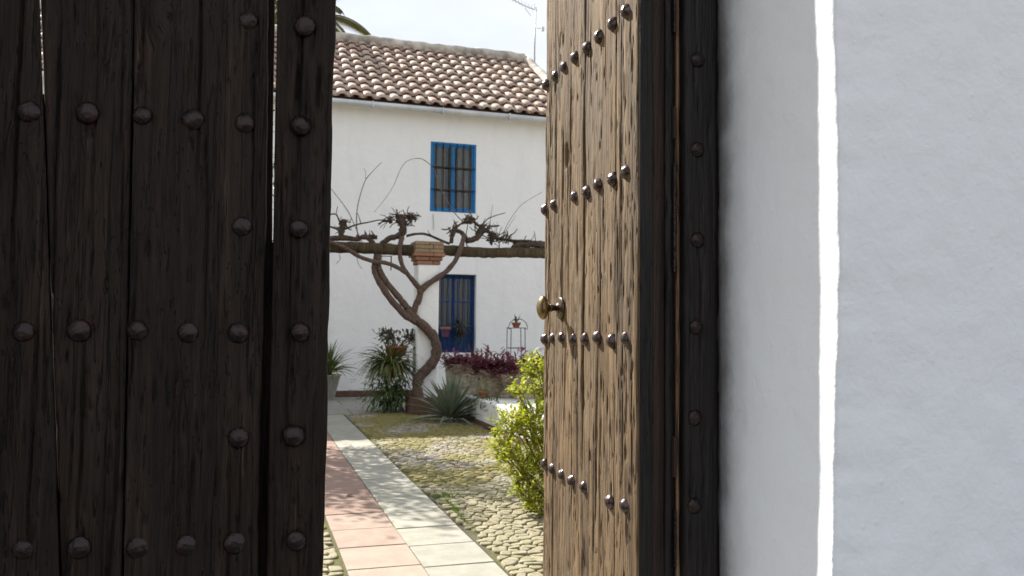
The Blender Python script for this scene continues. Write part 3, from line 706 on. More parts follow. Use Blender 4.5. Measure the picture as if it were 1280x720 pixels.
def window(nm, x0, x1, z0, z1, dep, mat, mullion, bars, rails, curtain, lower=None, fw=.055, barmat='blackwire', ledge=False):
    wd = empty(nm, (0, 0, 0), 0, house)
    e = .004
    for (a, b, c, d) in ((x0+e, x0+fw, z0+e, z1-e), (x1-fw, x1-e, z0+e, z1-e), (x0+fw+.001, x1-fw-.001, z0+e, z0+fw), (x0+fw+.001, x1-fw-.001, z1-fw, z1-e)):
        g = MB(); g.box(a, b, dep-.03, dep+.05, c, d, .006); g.build('frame', mat, wd)
    xm = (x0+x1)/2
    sw_ = .034
    for (a, b) in ((x0+fw+.003, xm-.002), (xm+.002, x1-fw-.003)):      # two casements
        g = MB(); zA, zB = z0+fw+.003, z1-fw-.003
        g.box(a, a+sw_, dep, dep+.04, zA, zB); g.box(b-sw_, b, dep, dep+.04, zA, zB); g.box(a+sw_, b-sw_, dep+.001, dep+.039, zA, zA+sw_); g.box(a+sw_, b-sw_, dep+.001, dep+.039, zB-sw_, zB)
        for m_ in rails: g.box(a+sw_, b-sw_, dep+.002, dep+.038, m_-.015, m_+.015)
        if lower: g.box(a+sw_, b-sw_, dep+.012, dep+.032, zA+sw_, lower)
        g.build('casement', mat, wd)
        g = MB(); g.box(a+sw_, b-sw_, dep+.02, dep+.026, (lower or zA+sw_), zB-sw_); g.build('pane', M['glass'], wd)
    for (xa, xb, za, zb) in curtain:
        P = MB(); n = 26
        vs = []
        for i in range(n+1):
            x = xa+(xb-xa)*i/n; y = dep+.11+.022*math.sin(i*1.7)+.01*math.sin(i*.6+1)
            vs += [(x, y, za), (x, y, zb)]
        P.add(vs, [(2*i, 2*i+2, 2*i+3, 2*i+1) for i in range(n)]); P.build('curtain', M['curtain'], wd, True)
    g = MB(); g.box(x0-.3, x1+.3, dep+.9, dep+1.0, z0-.3, z1+.3); g.box(x0-.3, x1+.3, WT+.01, dep+.9, z0-.31, z0-.3); g.box(x0-.3, x1+.3, WT+.01, dep+.9, z1+.3, z1+.31)
    g.box(x0-.31, x0-.3, WT+.01, dep+.9, z0-.3, z1+.3); g.box(x1+.3, x1+.31, WT+.01, dep+.9, z0-.3, z1+.3)
    g.build('dark_room', M['interior'], wd)
    nb, hz, yb = bars
    for i in range(nb):
        x = x0+fw+(x1-x0-2*fw)*(i+.5)/nb
        g = MB(); g.tube([(x, yb, z0+.02), (x, yb, z1-.02)], .0095, 6); g.build('grille_bar', M[barmat], wd, True)
    for z in hz:
        g = MB(); g.box(x0+.02, x1-.02, yb-.008, yb+.008, z-.013, z+.013); g.build('grille_rail', M[barmat], wd)
    return wd
zA = at(566, 210, HY).z; zB = at(566, 238, HY).z
window('window', wx0, wx1, wz0, wz1, .03, M['blue'], 1, (6, (zA, zB), -.012), (), [(wx0+.06, wx0+.36, wz0+.06, wz1-.06), (wx1-.40, wx1-.06, wz0+.06, wz1-.06)])
zC = at(570, 377, HY).z; zD = at(570, 408, HY).z
window('window', w2x0-.03, w2x1, w2z0, w2z1, .17, M['blue_shaded'], 1, (7, (zC, zD), .11), (zC,), [(w2x0+.03, w2x0+.15, w2z0+.75, w2z1-.1)], lower=zD-.02, barmat='blue_shaded')
# cable down the wall (thin grey line below the upper window)
g = MB(); q = [hx(541, 268), hx(541.5, 276), hx(542, 287)]; g.tube([(x, -.012, z) for x, z in q], .006, 5); g.build('cable_end', M['steel'], house)

# roof: cover tiles over channels
roof = empty('roof', (0, 0, 0), 0, house)
ey, ez = -.30, ZE+.02; ry, rz_ = 3.8, ZR-.06
sl_ = math.atan2(rz_-ez, ry-ey); SLN = math.hypot(ry-ey, rz_-ez)
g = MB(); g.add([(XS-.1, ey+.06, ez-.02), (XEND+.12, ey+.06, ez-.02), (XEND+.12, ry, rz_-.04), (XS-.1, ry, rz_-.04)], [(0, 1, 2, 3)])
g.add([(XS-.1, 2*ry-ey, ez-.02), (XEND+.12, 2*ry-ey, ez-.02), (XEND+.12, ry, rz_-.04), (XS-.1, ry, rz_-.04)], [(3, 2, 1, 0)])
g.build('roof_deck', M['roof'], roof)
PIT = .285; NR = 10; TL = SLN/NR
def curved(name, r0, r1, ln, up, th=.014, n=9):
    P = MB(); vs = []
    for y, r in ((0, r0), (ln, r1)):
        for rad in (r, r-th):
            for k in range(n+1):
                a = math.pi*k/n; vs.append((-rad*math.cos(a), y, rad*math.sin(a)*.85*up))
    m_ = n+1; fs = []
    for k in range(n):
        fs += [(k, k+1, 2*m_+k+1, 2*m_+k), (m_+k+1, m_+k, 3*m_+k, 3*m_+k+1), (k+1, k, m_+k, m_+k+1), (2*m_+k, 2*m_+k+1, 3*m_+k+1, 3*m_+k)]
    fs += [(0, 2*m_, 3*m_, m_), (n, m_+n, 3*m_+n, 2*m_+n)]
    if up < 0: fs = [f[::-1] for f in fs]
    P.add(vs, fs); return P
cov = curved('roof_tile', .102, .084, TL+.07, .66); cme = cov.mesh('roof_tile', M['roof'], True)
chn = curved('channel_tile', .098, .106, TL+.06, -.30)
rest = MB(); chans = MB(); nc = int((XEND-XS)/PIT); cnt = 0
for i in range(nc):
    x = XEND-.18-i*PIT
    for j in range(NR):
        t = j*TL; wob_ = rnd.uniform(-.012, .012)
        T = Matrix.Translation((x+wob_, ey+math.cos(sl_)*t, ez+math.sin(sl_)*t+.052)) @ Euler((sl_-R(2.6)+R(rnd.uniform(-.8, .8)), 0, R(rnd.uniform(-1.4, 1.4)))).to_matrix().to_4x4()
        q = proj((x, HY+ey, ez))
        if q[0] > 395 and i < 27 and cnt < 298:
            o = link('roof_tile', cme, roof); o.matrix_local = T; cnt += 1
        else: rest.add([T @ Vector(v) for v in cov.v], cov.f)
        T2 = Matrix.Translation((x+PIT/2, ey+.03+math.cos(sl_)*t, ez+math.sin(sl_)*t+.075)) @ Euler((sl_-R(3.0), 0, 0)).to_matrix().to_4x4()
        chans.add([T2 @ Vector(v) for v in chn.v], chn.f)
tag(rest.build('roof_tiles', M['roof'], roof, True), kind='stuff'); tag(chans.build('channel_tiles', M['roof'], roof, True), kind='stuff')
# ridge and verge in mortar
P = MB(); pts = []; xx = XS
while xx < XEND+.05: pts.append((xx, ry, rz_+.05+rnd.uniform(-.015, .015))); xx += .22
P.tube(pts, [.15+rnd.uniform(-.012, .018) for _ in pts], 10, True, .08, 4); P.build('ridge_cap', M['mortar'], roof, True)
P = MB(); pts = [(XEND+.06, ey+(ry-ey)*t/14, ez+(rz_-ez)*t/14+.06+rnd.uniform(-.01, .01)) for t in range(15)]
P.tube(pts, [.12+rnd.uniform(-.01, .01) for _ in pts], 8, True, .06, 5); P.build('verge', M['mortar'], roof, True)
# gutter
P = MB(); gz = ZE-.06; prof = [(-.055, .05), (-.065, .0), (-.045, -.04), (0, -.06), (.045, -.04), (.055, .0), (.055, .05)]
vs = []
for x in (XS, XEND+.1):
    vs += [(x, ey-.02+a, gz+b) for a, b in prof]
n = len(prof); P.add(vs, [(k, k+1, n+k+1, n+k) for k in range(n-1)] + [(n+k, n+k+1, k+1, k) for k in range(n-1)][:0]); P.add([(XS, ey-.075, gz+.05), (XEND+.1, ey-.075, gz+.05), (XEND+.1, ey-.06, gz+.05), (XS, ey-.06, gz+.05)], [(0, 1, 2, 3)])
go = P.build('gutter', M['zinc'], house, True)
md = go.modifiers.new('thickness', 'SOLIDIFY'); md.thickness = .006
x = XS+.8
while x < XEND:
    P = MB(); P.box(x-.012, x+.012, ey-.098, ey+.05, gz-.07, gz+.062, .003); P.build('gutter_bracket', M['zinc'], house); x += 1.5
P = MB(); P.box(XS, XEND, ey+.05, -.002, ZE-.02, ZE+.012); P.build('eave_board', M['plaster_house'], house)

# television aerial
ab = at(669, 79, HY+4.3); at_ = empty('tv_antenna', (ab.x, ab.y, ab.z-.5)); tag(at_, 'thin television aerial on a mast above the end of the roof', 'antenna')
def ap(px, py): p = at(px, py, HY+4.3); return p-Vector((ab.x, ab.y, ab.z-.5))
g = MB(); g.tube([ap(668, 120), ap(668.3, 60), ap(669.5, 9)], .020, 8); g.build('mast', M['steel'], at_, True)
g = MB(); g.tube([ap(671, 13), ap(655, 7), ap(640, -1), ap(625, -9)], .012, 6); g.build('boom', M['steel'], at_, True)
a0, a1 = ap(669, 12), ap(628, -7)
for k in range(11):
    p = a0.lerp(a1, k/10); P = MB(); dd = Vector((.10, .24, .02)) if k else Vector((.2, .5, .05)); P.tube([p-dd, p+dd], .005, 4); P.build('element', M['steel'], at_)
P = MB(); P.tube([ap(656, 10), ap(664, 20), ap(668, 14)], .008, 5); P.build('stay', M['steel'], at_)
P = MB(); p = ap(671, 35); P.tube([p, p+Vector((.2, 0, 0))], .012, 5); P.box(p.x+.14, p.x+.22, p.y-.04, p.y+.04, p.z-.07, p.z+.05, .01); P.build('junction_box', M['zinc'], at_)

# ------------------------------------------------------------ pergola
PY = 14.25
def pp(px, py, dy=0): return at(px, py, PY+dy)
perg = empty('pergola', (pp(532, 411).x, PY, 0)); tag(perg, 'old timber pergola beam on a white pillar with a stepped brick capital', 'pergola')
ox = perg.location.x
def loc(p): return Vector((p.x-ox, p.y-PY, p.z))
zt, zb_ = pp(532, 303).z, pp(532, 322).z; PH = .19
zcol = pp(532, 331.5).z
P = MB(); P.box(-PH, PH, -PH, PH, 0, zcol, .02); P.build('pillar', M['plaster_house'], perg)
cap_ = empty('capital', (0, 0, 0), 0, perg)
ztop = pp(532, 303).z; hs = (ztop-zcol); cz = [zcol+hs*f for f in (0, .17, .34, .50, .67, .84, 1.0)]; ov = [.015, .045, .085, .06, .06, .06]
for k in range(6):
    hw = PH+ov[k]; nb = 2
    for i in range(nb):
        for j in range(nb):
            off = .0 if k % 2 else .07
            x0 = -hw if i == 0 else off+.004; x1 = off-.004 if i == 0 else hw
            P = MB(); P.box(x0, x1, -hw if j == 0 else .004, -.004 if j == 0 else hw, cz[k]+.003, cz[k+1]-.003, .006); P.build('brick', M['brick'] if k < 3 else M['brick_pale'], cap_)
def beam_seg(x0, z0, x1, z1, h, seed):
    P = MB(); n = 40; rr = random.Random(seed); pts = []; rad = []
    nb = 10; b = 0
    for i in range(n+1):
        t = i/n; x = x0+(x1-x0)*t; z = z0+(z1-z0)*t+.012*math.sin(t*9+seed)
        for k in range(nb):
            a = 2*math.pi*k/nb+.3; ca, sa = math.cos(a), math.sin(a); q = 1/max(abs(ca), abs(sa))**.98
            r = h/2*q*(1+rr.uniform(-.09, .09)); P.v.append((x, ca*r, z+sa*r))
    for i in range(n):
        for k in range(nb): P.f.append((i*nb+k, i*nb+(k+1) % nb, (i+1)*nb+(k+1) % nb, (i+1)*nb+k))
    P.f.append(tuple(range(nb))); P.f.append(tuple(n*nb+k for k in reversed(range(nb))))
    return P.build('beam', M['beam'], perg, True)
bl_ = loc(pp(405, 310.5)); bp = loc(pp(515, 313)); bq = loc(pp(551, 313.5)); br_ = loc(pp(690, 317))
dx = (bp.x-bl_.x)
beam_seg(bl_.x-dx*1.2, bl_.z+.02, -PH-.055, bp.z, .185, 1); beam_seg(PH+.055, bq.z, br_.x+.5, br_.z, .175, 2)
# iron hook hanging below the beam
hk = empty('hanging_hook', pp(483, 320)); tag(hk, 'small iron hanging bracket under the pergola beam beside the vine', 'bracket')
def hp(px, py): return pp(px, py, .02)-hk.location
P = MB(); P.tube([hp(474, 320), hp(490, 320.5)], .008, 5); P.tube([hp(489, 320), hp(489, 330), hp(488.6, 338)], .011, 5); P.tube([hp(477, 320), hp(477.5, 326)], .006, 5); P.build('hook', M['blackwire'], hk)

# ------------------------------------------------------------ the vine
vb = gnd(526, 512); vine = empty('grapevine', pp(526, 505)); vine.location.z = 0
tag(vine, 'bare old grapevine with twisting brown trunk climbing onto the pergola beam', 'vine')
VO = vine.location.copy()
def vp(px, py, dy=0): return pp(px, py, dy)-VO
def smooth(pts, n=4):
    """Catmull-Rom through the points; entries (px, py, radius_px, dy)"""
    res = []
    P_ = [pts[0]]+list(pts)+[pts[-1]]
    for i in range(1, len(P_)-2):
        for k in range(n):
            t = k/n
            res.append(tuple(.5*((2*P_[i][c])+(-P_[i-1][c]+P_[i+1][c])*t+(2*P_[i-1][c]-5*P_[i][c]+4*P_[i+1][c]-P_[i+2][c])*t*t+(-P_[i-1][c]+3*P_[i][c]-3*P_[i+1][c]+P_[i+2][c])*t**3) for c in range(4)))
    res.append(tuple(pts[-1])); return res
PXM = 14.4/F                         # metres per pixel there
def limb(name, pts, mat='bark', n=9, rough=.12, seed=0, sm=4):
    s = smooth(pts, sm); P = MB(); rr = random.Random(seed)
    P.tube([vp(a, b, d) for a, b, r, d in s], [max(.0025, r*.85*PXM*(1+rr.uniform(-.08, .08))) for a, b, r, d in s], n, True, rough, seed)
    return P.build(name, M[mat], vine, True)
limb('trunk', [(531, 520, 9, -.35), (524, 500, 8, -.33), (521.5, 484, 7.2, -.3), (525, 470, 7.5, -.28), (536, 459, 7.6, -.27), (544, 447, 7.2, -.27), (545.5, 434, 7.4, -.27), (541, 420, 7.4, -.27), (531, 409, 7.2, -.27), (519, 399, 7, -.27), (508, 387, 4.5, -.27)], seed=1)
limb('branch', [(520, 402, 5, -.30), (509, 396, 5, -.3), (497, 384, 5, -.28), (486, 371, 4.8, -.26), (477, 357, 4.6, -.22), (470, 345, 4.3, -.18), (467.5, 335, 4, -.13), (469.5, 325, 4, -.05), (471, 315, 4, 0), (472, 304, 4, 0)], seed=2)
limb('branch', [(520, 399, 5, -.26), (511, 387, 5, -.25), (502, 376, 4.6, -.24), (492, 364, 4.5, -.22), (482, 351, 4.4, -.18), (476, 341, 4.2, -.14), (472.5, 330, 4, -.1), (474, 318, 3.6, -.1)], seed=3)
limb('branch', [(516, 395, 5, -.26), (519, 383, 4.7, -.26), (524, 373, 4.6, -.25), (525, 363, 4.6, -.24), (519, 354, 3.6, -.23), (510, 343, 3.2, -.2), (504, 334, 3.2, -.17), (500, 320, 3.2, -.15), (500, 308, 3.4, -.12), (502, 297, 4, -.05)], seed=4)
limb('branch', [(524, 367, 4.2, -.25), (533, 356, 4.2, -.25), (546, 348, 4.0, -.24), (558, 339, 3.8, -.22), (567, 329, 3.6, -.2), (574, 315, 3.8, -.17), (579, 300, 4, -.1), (580, 293, 3.4, -.05)], seed=5)
limb('branch', [(509, 342, 3.2, -.2), (498, 335, 3.2, -.2), (484, 329, 3, -.2), (468, 327, 3, -.2), (450, 321, 3, -.18), (435, 312, 3, -.15), (420, 305, 2.8, -.15), (405, 301, 2.6, -.15)], seed=6)
limb('branch', [(405, 300, 4.5, 0), (418, 298, 4, 0), (432, 297.5, 4.4, 0), (446, 299, 3.6, 0), (455, 296, 3.6, 0), (462, 299, 3.6, 0), (468, 306, 3.4, 0)], 'darkbark', seed=7)
limb('branch', [(476, 305, 3.5, 0), (487, 298, 3.8, 0), (497, 295, 4.6, 0), (503, 290, 5.8, 0), (503, 281, 5.4, 0), (500, 274, 5.4, 0), (499, 268, 4, 0)], 'darkbark', seed=8, rough=.22)
limb('branch', [(508, 295, 2, 0), (520, 292.5, 1.9, 0), (533, 293, 1.9, 0), (548, 299, 1.9, 0), (562, 305, 2, 0)], 'darkbark', seed=9)
limb('branch', [(564, 304, 3, 0), (565, 295, 3.4, 0), (568, 289, 3.3, 0), (574, 289, 3, 0), (580, 294, 3, 0), (583, 299, 3.5, 0)], 'darkbark', seed=10, rough=.22)
limb('branch', [(583, 301, 4, 0), (593, 299, 4.4, 0), (600, 293, 4.6, 0), (604, 288, 4.4, 0), (611, 290, 2.6, 0), (619, 293, 2, 0)], 'darkbark', seed=11, rough=.2)
limb('branch', [(600, 291, 2.4, 0), (599, 283, 2, 0), (592, 277, 1.5, 0), (584, 276, 1.2, 0), (574, 281, 1.2, 0), (566, 285, 1.1, 0)], 'darkbark', seed=12)
limb('branch', [(427, 296, 3.8, 0), (427, 287, 4.2, 0), (429, 279, 3.4, 0), (431, 274, 2, 0)], 'darkbark', seed=13, rough=.25)
limb('branch', [(640, 310, 3.5, 0), (650, 306, 5, .0), (662, 305, 6, 0), (675, 306, 6, 0), (690, 307, 5, 0)], 'darkbark', seed=14, rough=.25)
def cane(pts, r0=.9, r1=.35, seed=0, mat='cane'):
    n = len(pts); return limb('cane', [(a, b, r0+(r1-r0)*i/(n-1), rnd.uniform(-.05, .05)) for i, (a, b) in enumerate(pts)], mat, 5, .05, seed)
cane([(449, 302), (446, 285), (446, 265), (450, 245), (457, 225), (468, 212), (477, 203)], 1.0, .4, 1)
cane([(457, 225), (457, 216), (455, 210)], .4, .25, 2)
cane([(582, 280), (568, 266), (556, 246), (548, 228), (541, 210), (530, 200), (520, 198), (508, 202), (500, 213), (492, 232), (481, 249), (468, 265)], .8, .3, 3)
cane([(413, 235), (425, 250), (436, 266), (446, 288), (452, 302)], .5, .7, 4)
cane([(430, 287), (445, 281), (460, 278), (475, 275), (490, 276)], 1.3, .8, 5, 'darkbark')
cane([(451, 280), (449, 272), (446, 265)], .8, .4, 6, 'darkbark')
cane([(628, 300), (632, 285), (642, 268), (652, 256), (664, 248), (678, 240)], .5, .3, 7)
cane([(600, 287), (608, 275), (618, 270), (632, 266)], 1.2, .6, 8, 'darkbark')
cane([(612, 290), (613, 275), (615, 262), (616, 256)], .5, .3, 9)
cane([(629, 303), (631, 292), (638, 280), (645, 269)], .6, .3, 10)
cane([(412, 268), (420, 268), (424, 276), (427, 284)], 1.1, 1.2, 11, 'darkbark')
cane([(412, 283), (420, 286), (427, 290)], 1.4, 1.5, 12, 'darkbark')
cane([(422, 258), (420, 268)], .6, .6, 13, 'darkbark')
cane([(585, 310), (582, 300), (584, 285), (586, 275), (587, 268)], 1.0, .4, 14)
cane([(624, 316), (624, 304), (622, 294)], .8, .6, 15)
cane([(541, 296), (536, 291), (535, 288)], .7, .5, 16, 'darkbark')
cane([(424, 318), (425, 324), (420, 330)], .5, .3, 17)
cane([(446, 322), (448, 330), (453, 336)], .5, .3, 18)
cane([(525, 442), (527, 425), (524, 412)], .5, .5, 19)
def spurs(cx, cy, rx, ry, n, seed, lo=5, hi=13, a0=-30, a1=210):
    rr = random.Random(seed); P = MB()
    for _ in range(max(3, n//4)):
        q = [vp(cx+rr.gauss(0, rx*.45)+k*rr.uniform(-1.2, 1.2), cy+rr.gauss(0, ry*.45)-k*1.2, rr.uniform(-.04, .08)) for k in range(3)]
        P.tube(q, [r_*PXM for r_ in (rr.uniform(1, 2), rr.uniform(1.6, 2.8), rr.uniform(.6, 1.4))], 7, True, .28, seed)
    for _ in range(int(n*.75)):
        a = R(rr.uniform(a0, a1)); sx_, sy_ = cx+rr.uniform(-rx, rx), cy+rr.uniform(-ry, ry); l_ = rr.uniform(lo, hi)
        pts = [(sx_, sy_)]; d = rr.uniform(-.06, .1)
        for k in range(1, 4):
            a += rr.uniform(-.45, .45); pts.append((pts[-1][0]+math.cos(a)*l_/3, pts[-1][1]-math.sin(a)*l_/3))
        s_ = [vp(x, y, d+rr.uniform(-.03, .03)) for x, y in pts]; r0 = rr.uniform(.35, 1.15)*PXM
        P.tube(s_, [r0, r0*.8, r0*.9, r0*.45], 5, True, .15, seed)
        if rr.random() < .4: P.tube([s_[2], s_[2]+Vector((rr.uniform(-.06, .06), rr.uniform(-.05, .05), rr.uniform(.02, .09)))], [r0*.6, r0*.3], 4)
    return P.build('spur_cluster', M['darkbark'], vine, True)
spurs(500, 275, 8, 7, 34, 1, 6, 16); spurs(512, 274, 7, 6, 26, 2, 4, 10); spurs(488, 276, 5, 5, 9, 3, 8, 18, 120, 230)
spurs(603, 287, 9, 6, 34, 4, 6, 17); spurs(587, 277, 8, 5, 22, 5, 5, 13); spurs(568, 288, 5, 4, 16, 6, 5, 14, 60, 220)
spurs(617, 296, 8, 8, 20, 7, 5, 14); spurs(428, 280, 6, 6, 20, 8, 5, 13); spurs(650, 303, 22, 3, 16, 9, 4, 12, 20, 160); spurs(463, 298, 22, 2, 7, 10, 5, 13, 40, 140); spurs(628, 300, 10, 6, 10, 11, 6, 18, 40, 130)
# ------------------------------------------------------------ plants
def shrub(name, label, cat, c, blobs, n, leafw, leafl, mat, seed, stems=True):
    """leaves gathered in sprigs through the volume of several ellipsoids"""
    t = empty(name, c); tag(t, label, cat); rr = random.Random(seed); P = MB(); S = MB()
    tot = sum(b[3]*b[4]*b[5] for b in blobs)
    for b in blobs:
        k = int(n*b[3]*b[4]*b[5]/tot)
        for _ in range(k):
            while True:
                v = Vector((rr.uniform(-1, 1), rr.uniform(-1, 1), rr.uniform(-1, 1)))
                if v.length < 1: break
            v = v*(.45+.55*v.length)/max(v.length, .05)*min(1, v.length+.35)
            p = Vector((b[0]+v.x*b[3], b[1]+v.y*b[4], max(.02, b[2]+v.z*b[5])))
            d0 = (Vector((v.x, v.y, v.z*.6+.55))).normalized()
            m_ = rr.randint(4, 7); st = p-d0*leafl*1.2
            S.tube([st, p+d0*leafl*.8], [.0022, .0012], 3, False)
            for q in range(m_):
                ax = st.lerp(p+d0*leafl*.8, (q+1)/m_); sd_ = Vector((rr.uniform(-1, 1), rr.uniform(-1, 1), rr.uniform(-.35, .5))).normalized()
                dd = (sd_+d0*.7).normalized(); P.blade(ax, dd, leafl*rr.uniform(.7, 1.15), leafw*rr.uniform(.75, 1.15), rr.uniform(.1, .8), 3, .14, 0, None, .4)
        if stems:
            for _ in range(3):
                e = Vector((b[0]+rr.uniform(-.5, .5)*b[3], b[1]+rr.uniform(-.5, .5)*b[4], b[2])); m2 = e*.5+Vector((rr.uniform(-.05, .05), rr.uniform(-.05, .05), -.03))
                S.tube([Vector((rr.uniform(-.04, .04), rr.uniform(-.04, .04), 0)), m2, e], [.010, .007, .003], 5)
    f = P.build('foliage', M[mat], t, True); tag(f, kind='stuff'); S.build('stems', M['cane'], t, True)
    return t
def lp(px, py, Y, c): return at(px, py, Y)-Vector(c)
SC = Vector((2.42, 6.25, 0))
blobs = []
for (px, py, rx, ry, Yb) in ((668, 458, 15, 17, 6.3), (652, 486, 12, 10, 6.2), (678, 480, 18, 22, 6.4), (640, 530, 24, 18, 6.1), (668, 530, 24, 28, 6.2), (632, 562, 18, 16, 6.05), (655, 580, 28, 22, 6.15), (684, 570, 20, 40, 6.35), (662, 612, 20, 16, 6.15), (673, 638, 12, 16, 6.2), (700, 520, 24, 60, 6.5), (706, 610, 20, 36, 6.5)):
    p = lp(px, py, Yb, SC); k = 6.3/F; blobs.append((p.x, p.y, p.z, rx*k, .16, ry*k))
shrub('shrub', 'yellow green leafy shrub in full sun beside the open gate leaf', 'shrub', SC, blobs, 1150, .026, .052, 'leaf_lime', 3)

def rosette(name, label, cat, c, n, lmin, lmax, wd, mat, seed, e0=10, e1=80, droop=.5, parts=True, parent=None, fold=.35, base_r=.04, z0=.05, segs=6):
    rr = random.Random(seed); t = parent or empty(name, c)
    if parent is None: tag(t, label, cat)
    P = MB()
    for i in range(n):
        a = i*2.39996+rr.uniform(-.2, .2); el = R(e0+(e1-e0)*(i/n)**.9+rr.uniform(-6, 6)); d = Vector((math.cos(a)*math.cos(el), math.sin(a)*math.cos(el), math.sin(el)))
        b = Vector((math.cos(a)*base_r*(1-i/n), math.sin(a)*base_r*(1-i/n), z0+.05*i/n)); ln = rr.uniform(lmin, lmax)
        Q = MB() if parts else P
        Q.blade(b, d, ln, wd*rr.uniform(.8, 1.15), droop*rr.uniform(.6, 1.4), segs, fold, 0, None, .3)
        if parts: Q.build('leaf', M[mat], t, True)
    if not parts: f = P.build('foliage', M[mat], t, True); tag(f, kind='stuff')
    return t
ag = gnd(563, 527); ag = Vector((ag.x, ag.y, 0))
rosette('agave', 'large grey green spiky aloe growing at the edge of the cobbles', 'plant', ag, 74, .50, .80, .078, 'leaf_agave', 5, 6, 82, .35, base_r=.09)

def pot_me(P, r0, r1, h, rim=.02, n=22, sq=False):
    P.lathe([(r0*.96, 0), (r0, .01), (r1*.97, h-rim*1.4), (r1*1.08, h-rim*1.3), (r1*1.09, h), (r1*.96, h), (r1*.93, h-.03), (.01, h-.035)], n)
    return P
def potted(name, label, c, r0, r1, h, mat):
    t = empty(name, c); tag(t, label, 'potted plant'); P = MB(); pot_me(P, r0, r1, h); P.build('pot', M[mat], t, True); return t
def tuft(parent, z, n, lmin, lmax, wd, mat, seed, e0, e1, droop, name='foliage', r=.05):
    rr = random.Random(seed); P = MB()
    for i in range(n):
        a = rr.uniform(0, 6.28); el = R(rr.uniform(e0, e1)); d = Vector((math.cos(a)*math.cos(el), math.sin(a)*math.cos(el), math.sin(el)))
        P.blade((math.cos(a)*r*rr.random(), math.sin(a)*r*rr.random(), z), d, rr.uniform(lmin, lmax), wd*rr.uniform(.7, 1.2), droop*rr.uniform(.6, 1.5), 7, .3, 0)
    f = P.build(name, M[mat], parent, True); tag(f, kind='stuff'); return f
def clump(parent, c, rx, ry, rz, n, lw, ll, mat, seed, up=.3, name='foliage'):
    rr = random.Random(seed); P = MB()
    for _ in range(n):
        v = Vector((rr.gauss(0, .45), rr.gauss(0, .45), rr.gauss(0, .45)))
        p = Vector(c)+Vector((v.x*rx, v.y*ry, v.z*rz)); d = Vector((v.x+rr.uniform(-.6, .6), v.y+rr.uniform(-.6, .6), v.z+up+rr.uniform(-.6, .6)))
        if d.length < .05: d = Vector((0, 0, 1))
        P.blade(p, d, ll*rr.uniform(.6, 1.2), lw*rr.uniform(.7, 1.2), rr.uniform(.1, .9), 3, .2, 0, None, .4)
    f = P.build(name, M[mat], parent, True); tag(f, kind='stuff'); return f

# left pot by the house wall, half hidden by the dark leaf
c = at(410, 497, 16.85); c = Vector((c.x, c.y, 0))
t = potted('potted_plant', 'pale urn of spiky green leaves at the house wall beside the dark gate leaf', c, .12, .24, .50, 'pot_pale')
tuft(t, .5, 90, .45, .80, .038, 'leaf_strap', 8, 25, 88, 1.3)
# stand with two plants in front of the wall
sc = gnd(487, 514); sc = Vector((sc.x, sc.y, 0)); DS = sc.y
st = empty('plant_stand', sc); tag(st, 'dark metal plant stand hidden under trailing spider plants left of the vine', 'plant stand')
for k in range(3):
    a = R(90+120*k+20); P = MB(); P.tube([(.20*math.cos(a), .20*math.sin(a), 0), (.10*math.cos(a), .10*math.sin(a), .35), (.17*math.cos(a), .17*math.sin(a), .62)], .013, 6); P.build('leg', M['blackwire'], st)
P = MB(); P.lathe([(.19, .60), (.20, .61), (.20, .625), (.01, .625)], 20); P.build('shelf', M['blackwire'], st)
P = MB(); P.tube([(0, 0, .62), (0, 0, .95)], .013, 6); P.lathe([(.15, .945), (.15, .958), (.01, .958)], 18); P.build('top_shelf', M['blackwire'], st)
t = potted('spider_plant', 'spider plant with long arching green and straw leaves trailing from the metal stand', sc+Vector((-.02, -.10, .63)), .10, .15, .17, 'terracotta')
tuft(t, .16, 230, .40, .72, .034, 'leaf_strap', 9, -5, 75, 1.9, r=.10)
clump(t, (.02, .0, -.22), .42, .34, .60, 1100, .030, .15, 'leaf_green', 19, -.4, 'trailing_foliage')
t = potted('potted_plant', 'terracotta pot with a dusty green and reddish succulent on top of the stand', sc+Vector((.10, -.05, .96)), .13, .19, .17, 'terracotta')
rr = random.Random(2)
for k in range(9):
    a = rr.uniform(0, 6.28); e = Vector((math.cos(a)*rr.uniform(.05, .34), math.sin(a)*.14, rr.uniform(.24, .42))); P = MB(); P.tube([(0, 0, .13), e*.6+Vector((0, 0, .05)), e], [.011, .009, .006], 5); P.build('stem', M['cane'], t)
    clump(t, e, .15, .12, .12, 34, .045, .09, 'leaf_dusty', 30+k, .4)
# planter at the foot of the vine
c = vb; P = MB(); pl = empty('planter', (VO.x+.05, VO.y-.33, 0)); tag(pl, 'low square terracotta brick planter round the foot of the vine', 'planter')
for s in (-1, 1):
    P = MB(); P.box(-.33, .33, s*.26-.035, s*.26+.035, 0, .29, .008); P.build('side', M['bed_edge'], pl)
    P = MB(); P.box(s*.295-.035, s*.295+.035, -.222, .222, 0, .288, .008); P.build('side', M['bed_edge'], pl)
P = MB(); P.box(-.258, .258, -.222, .222, .02, .25); P.build('soil', M['soil'], pl)

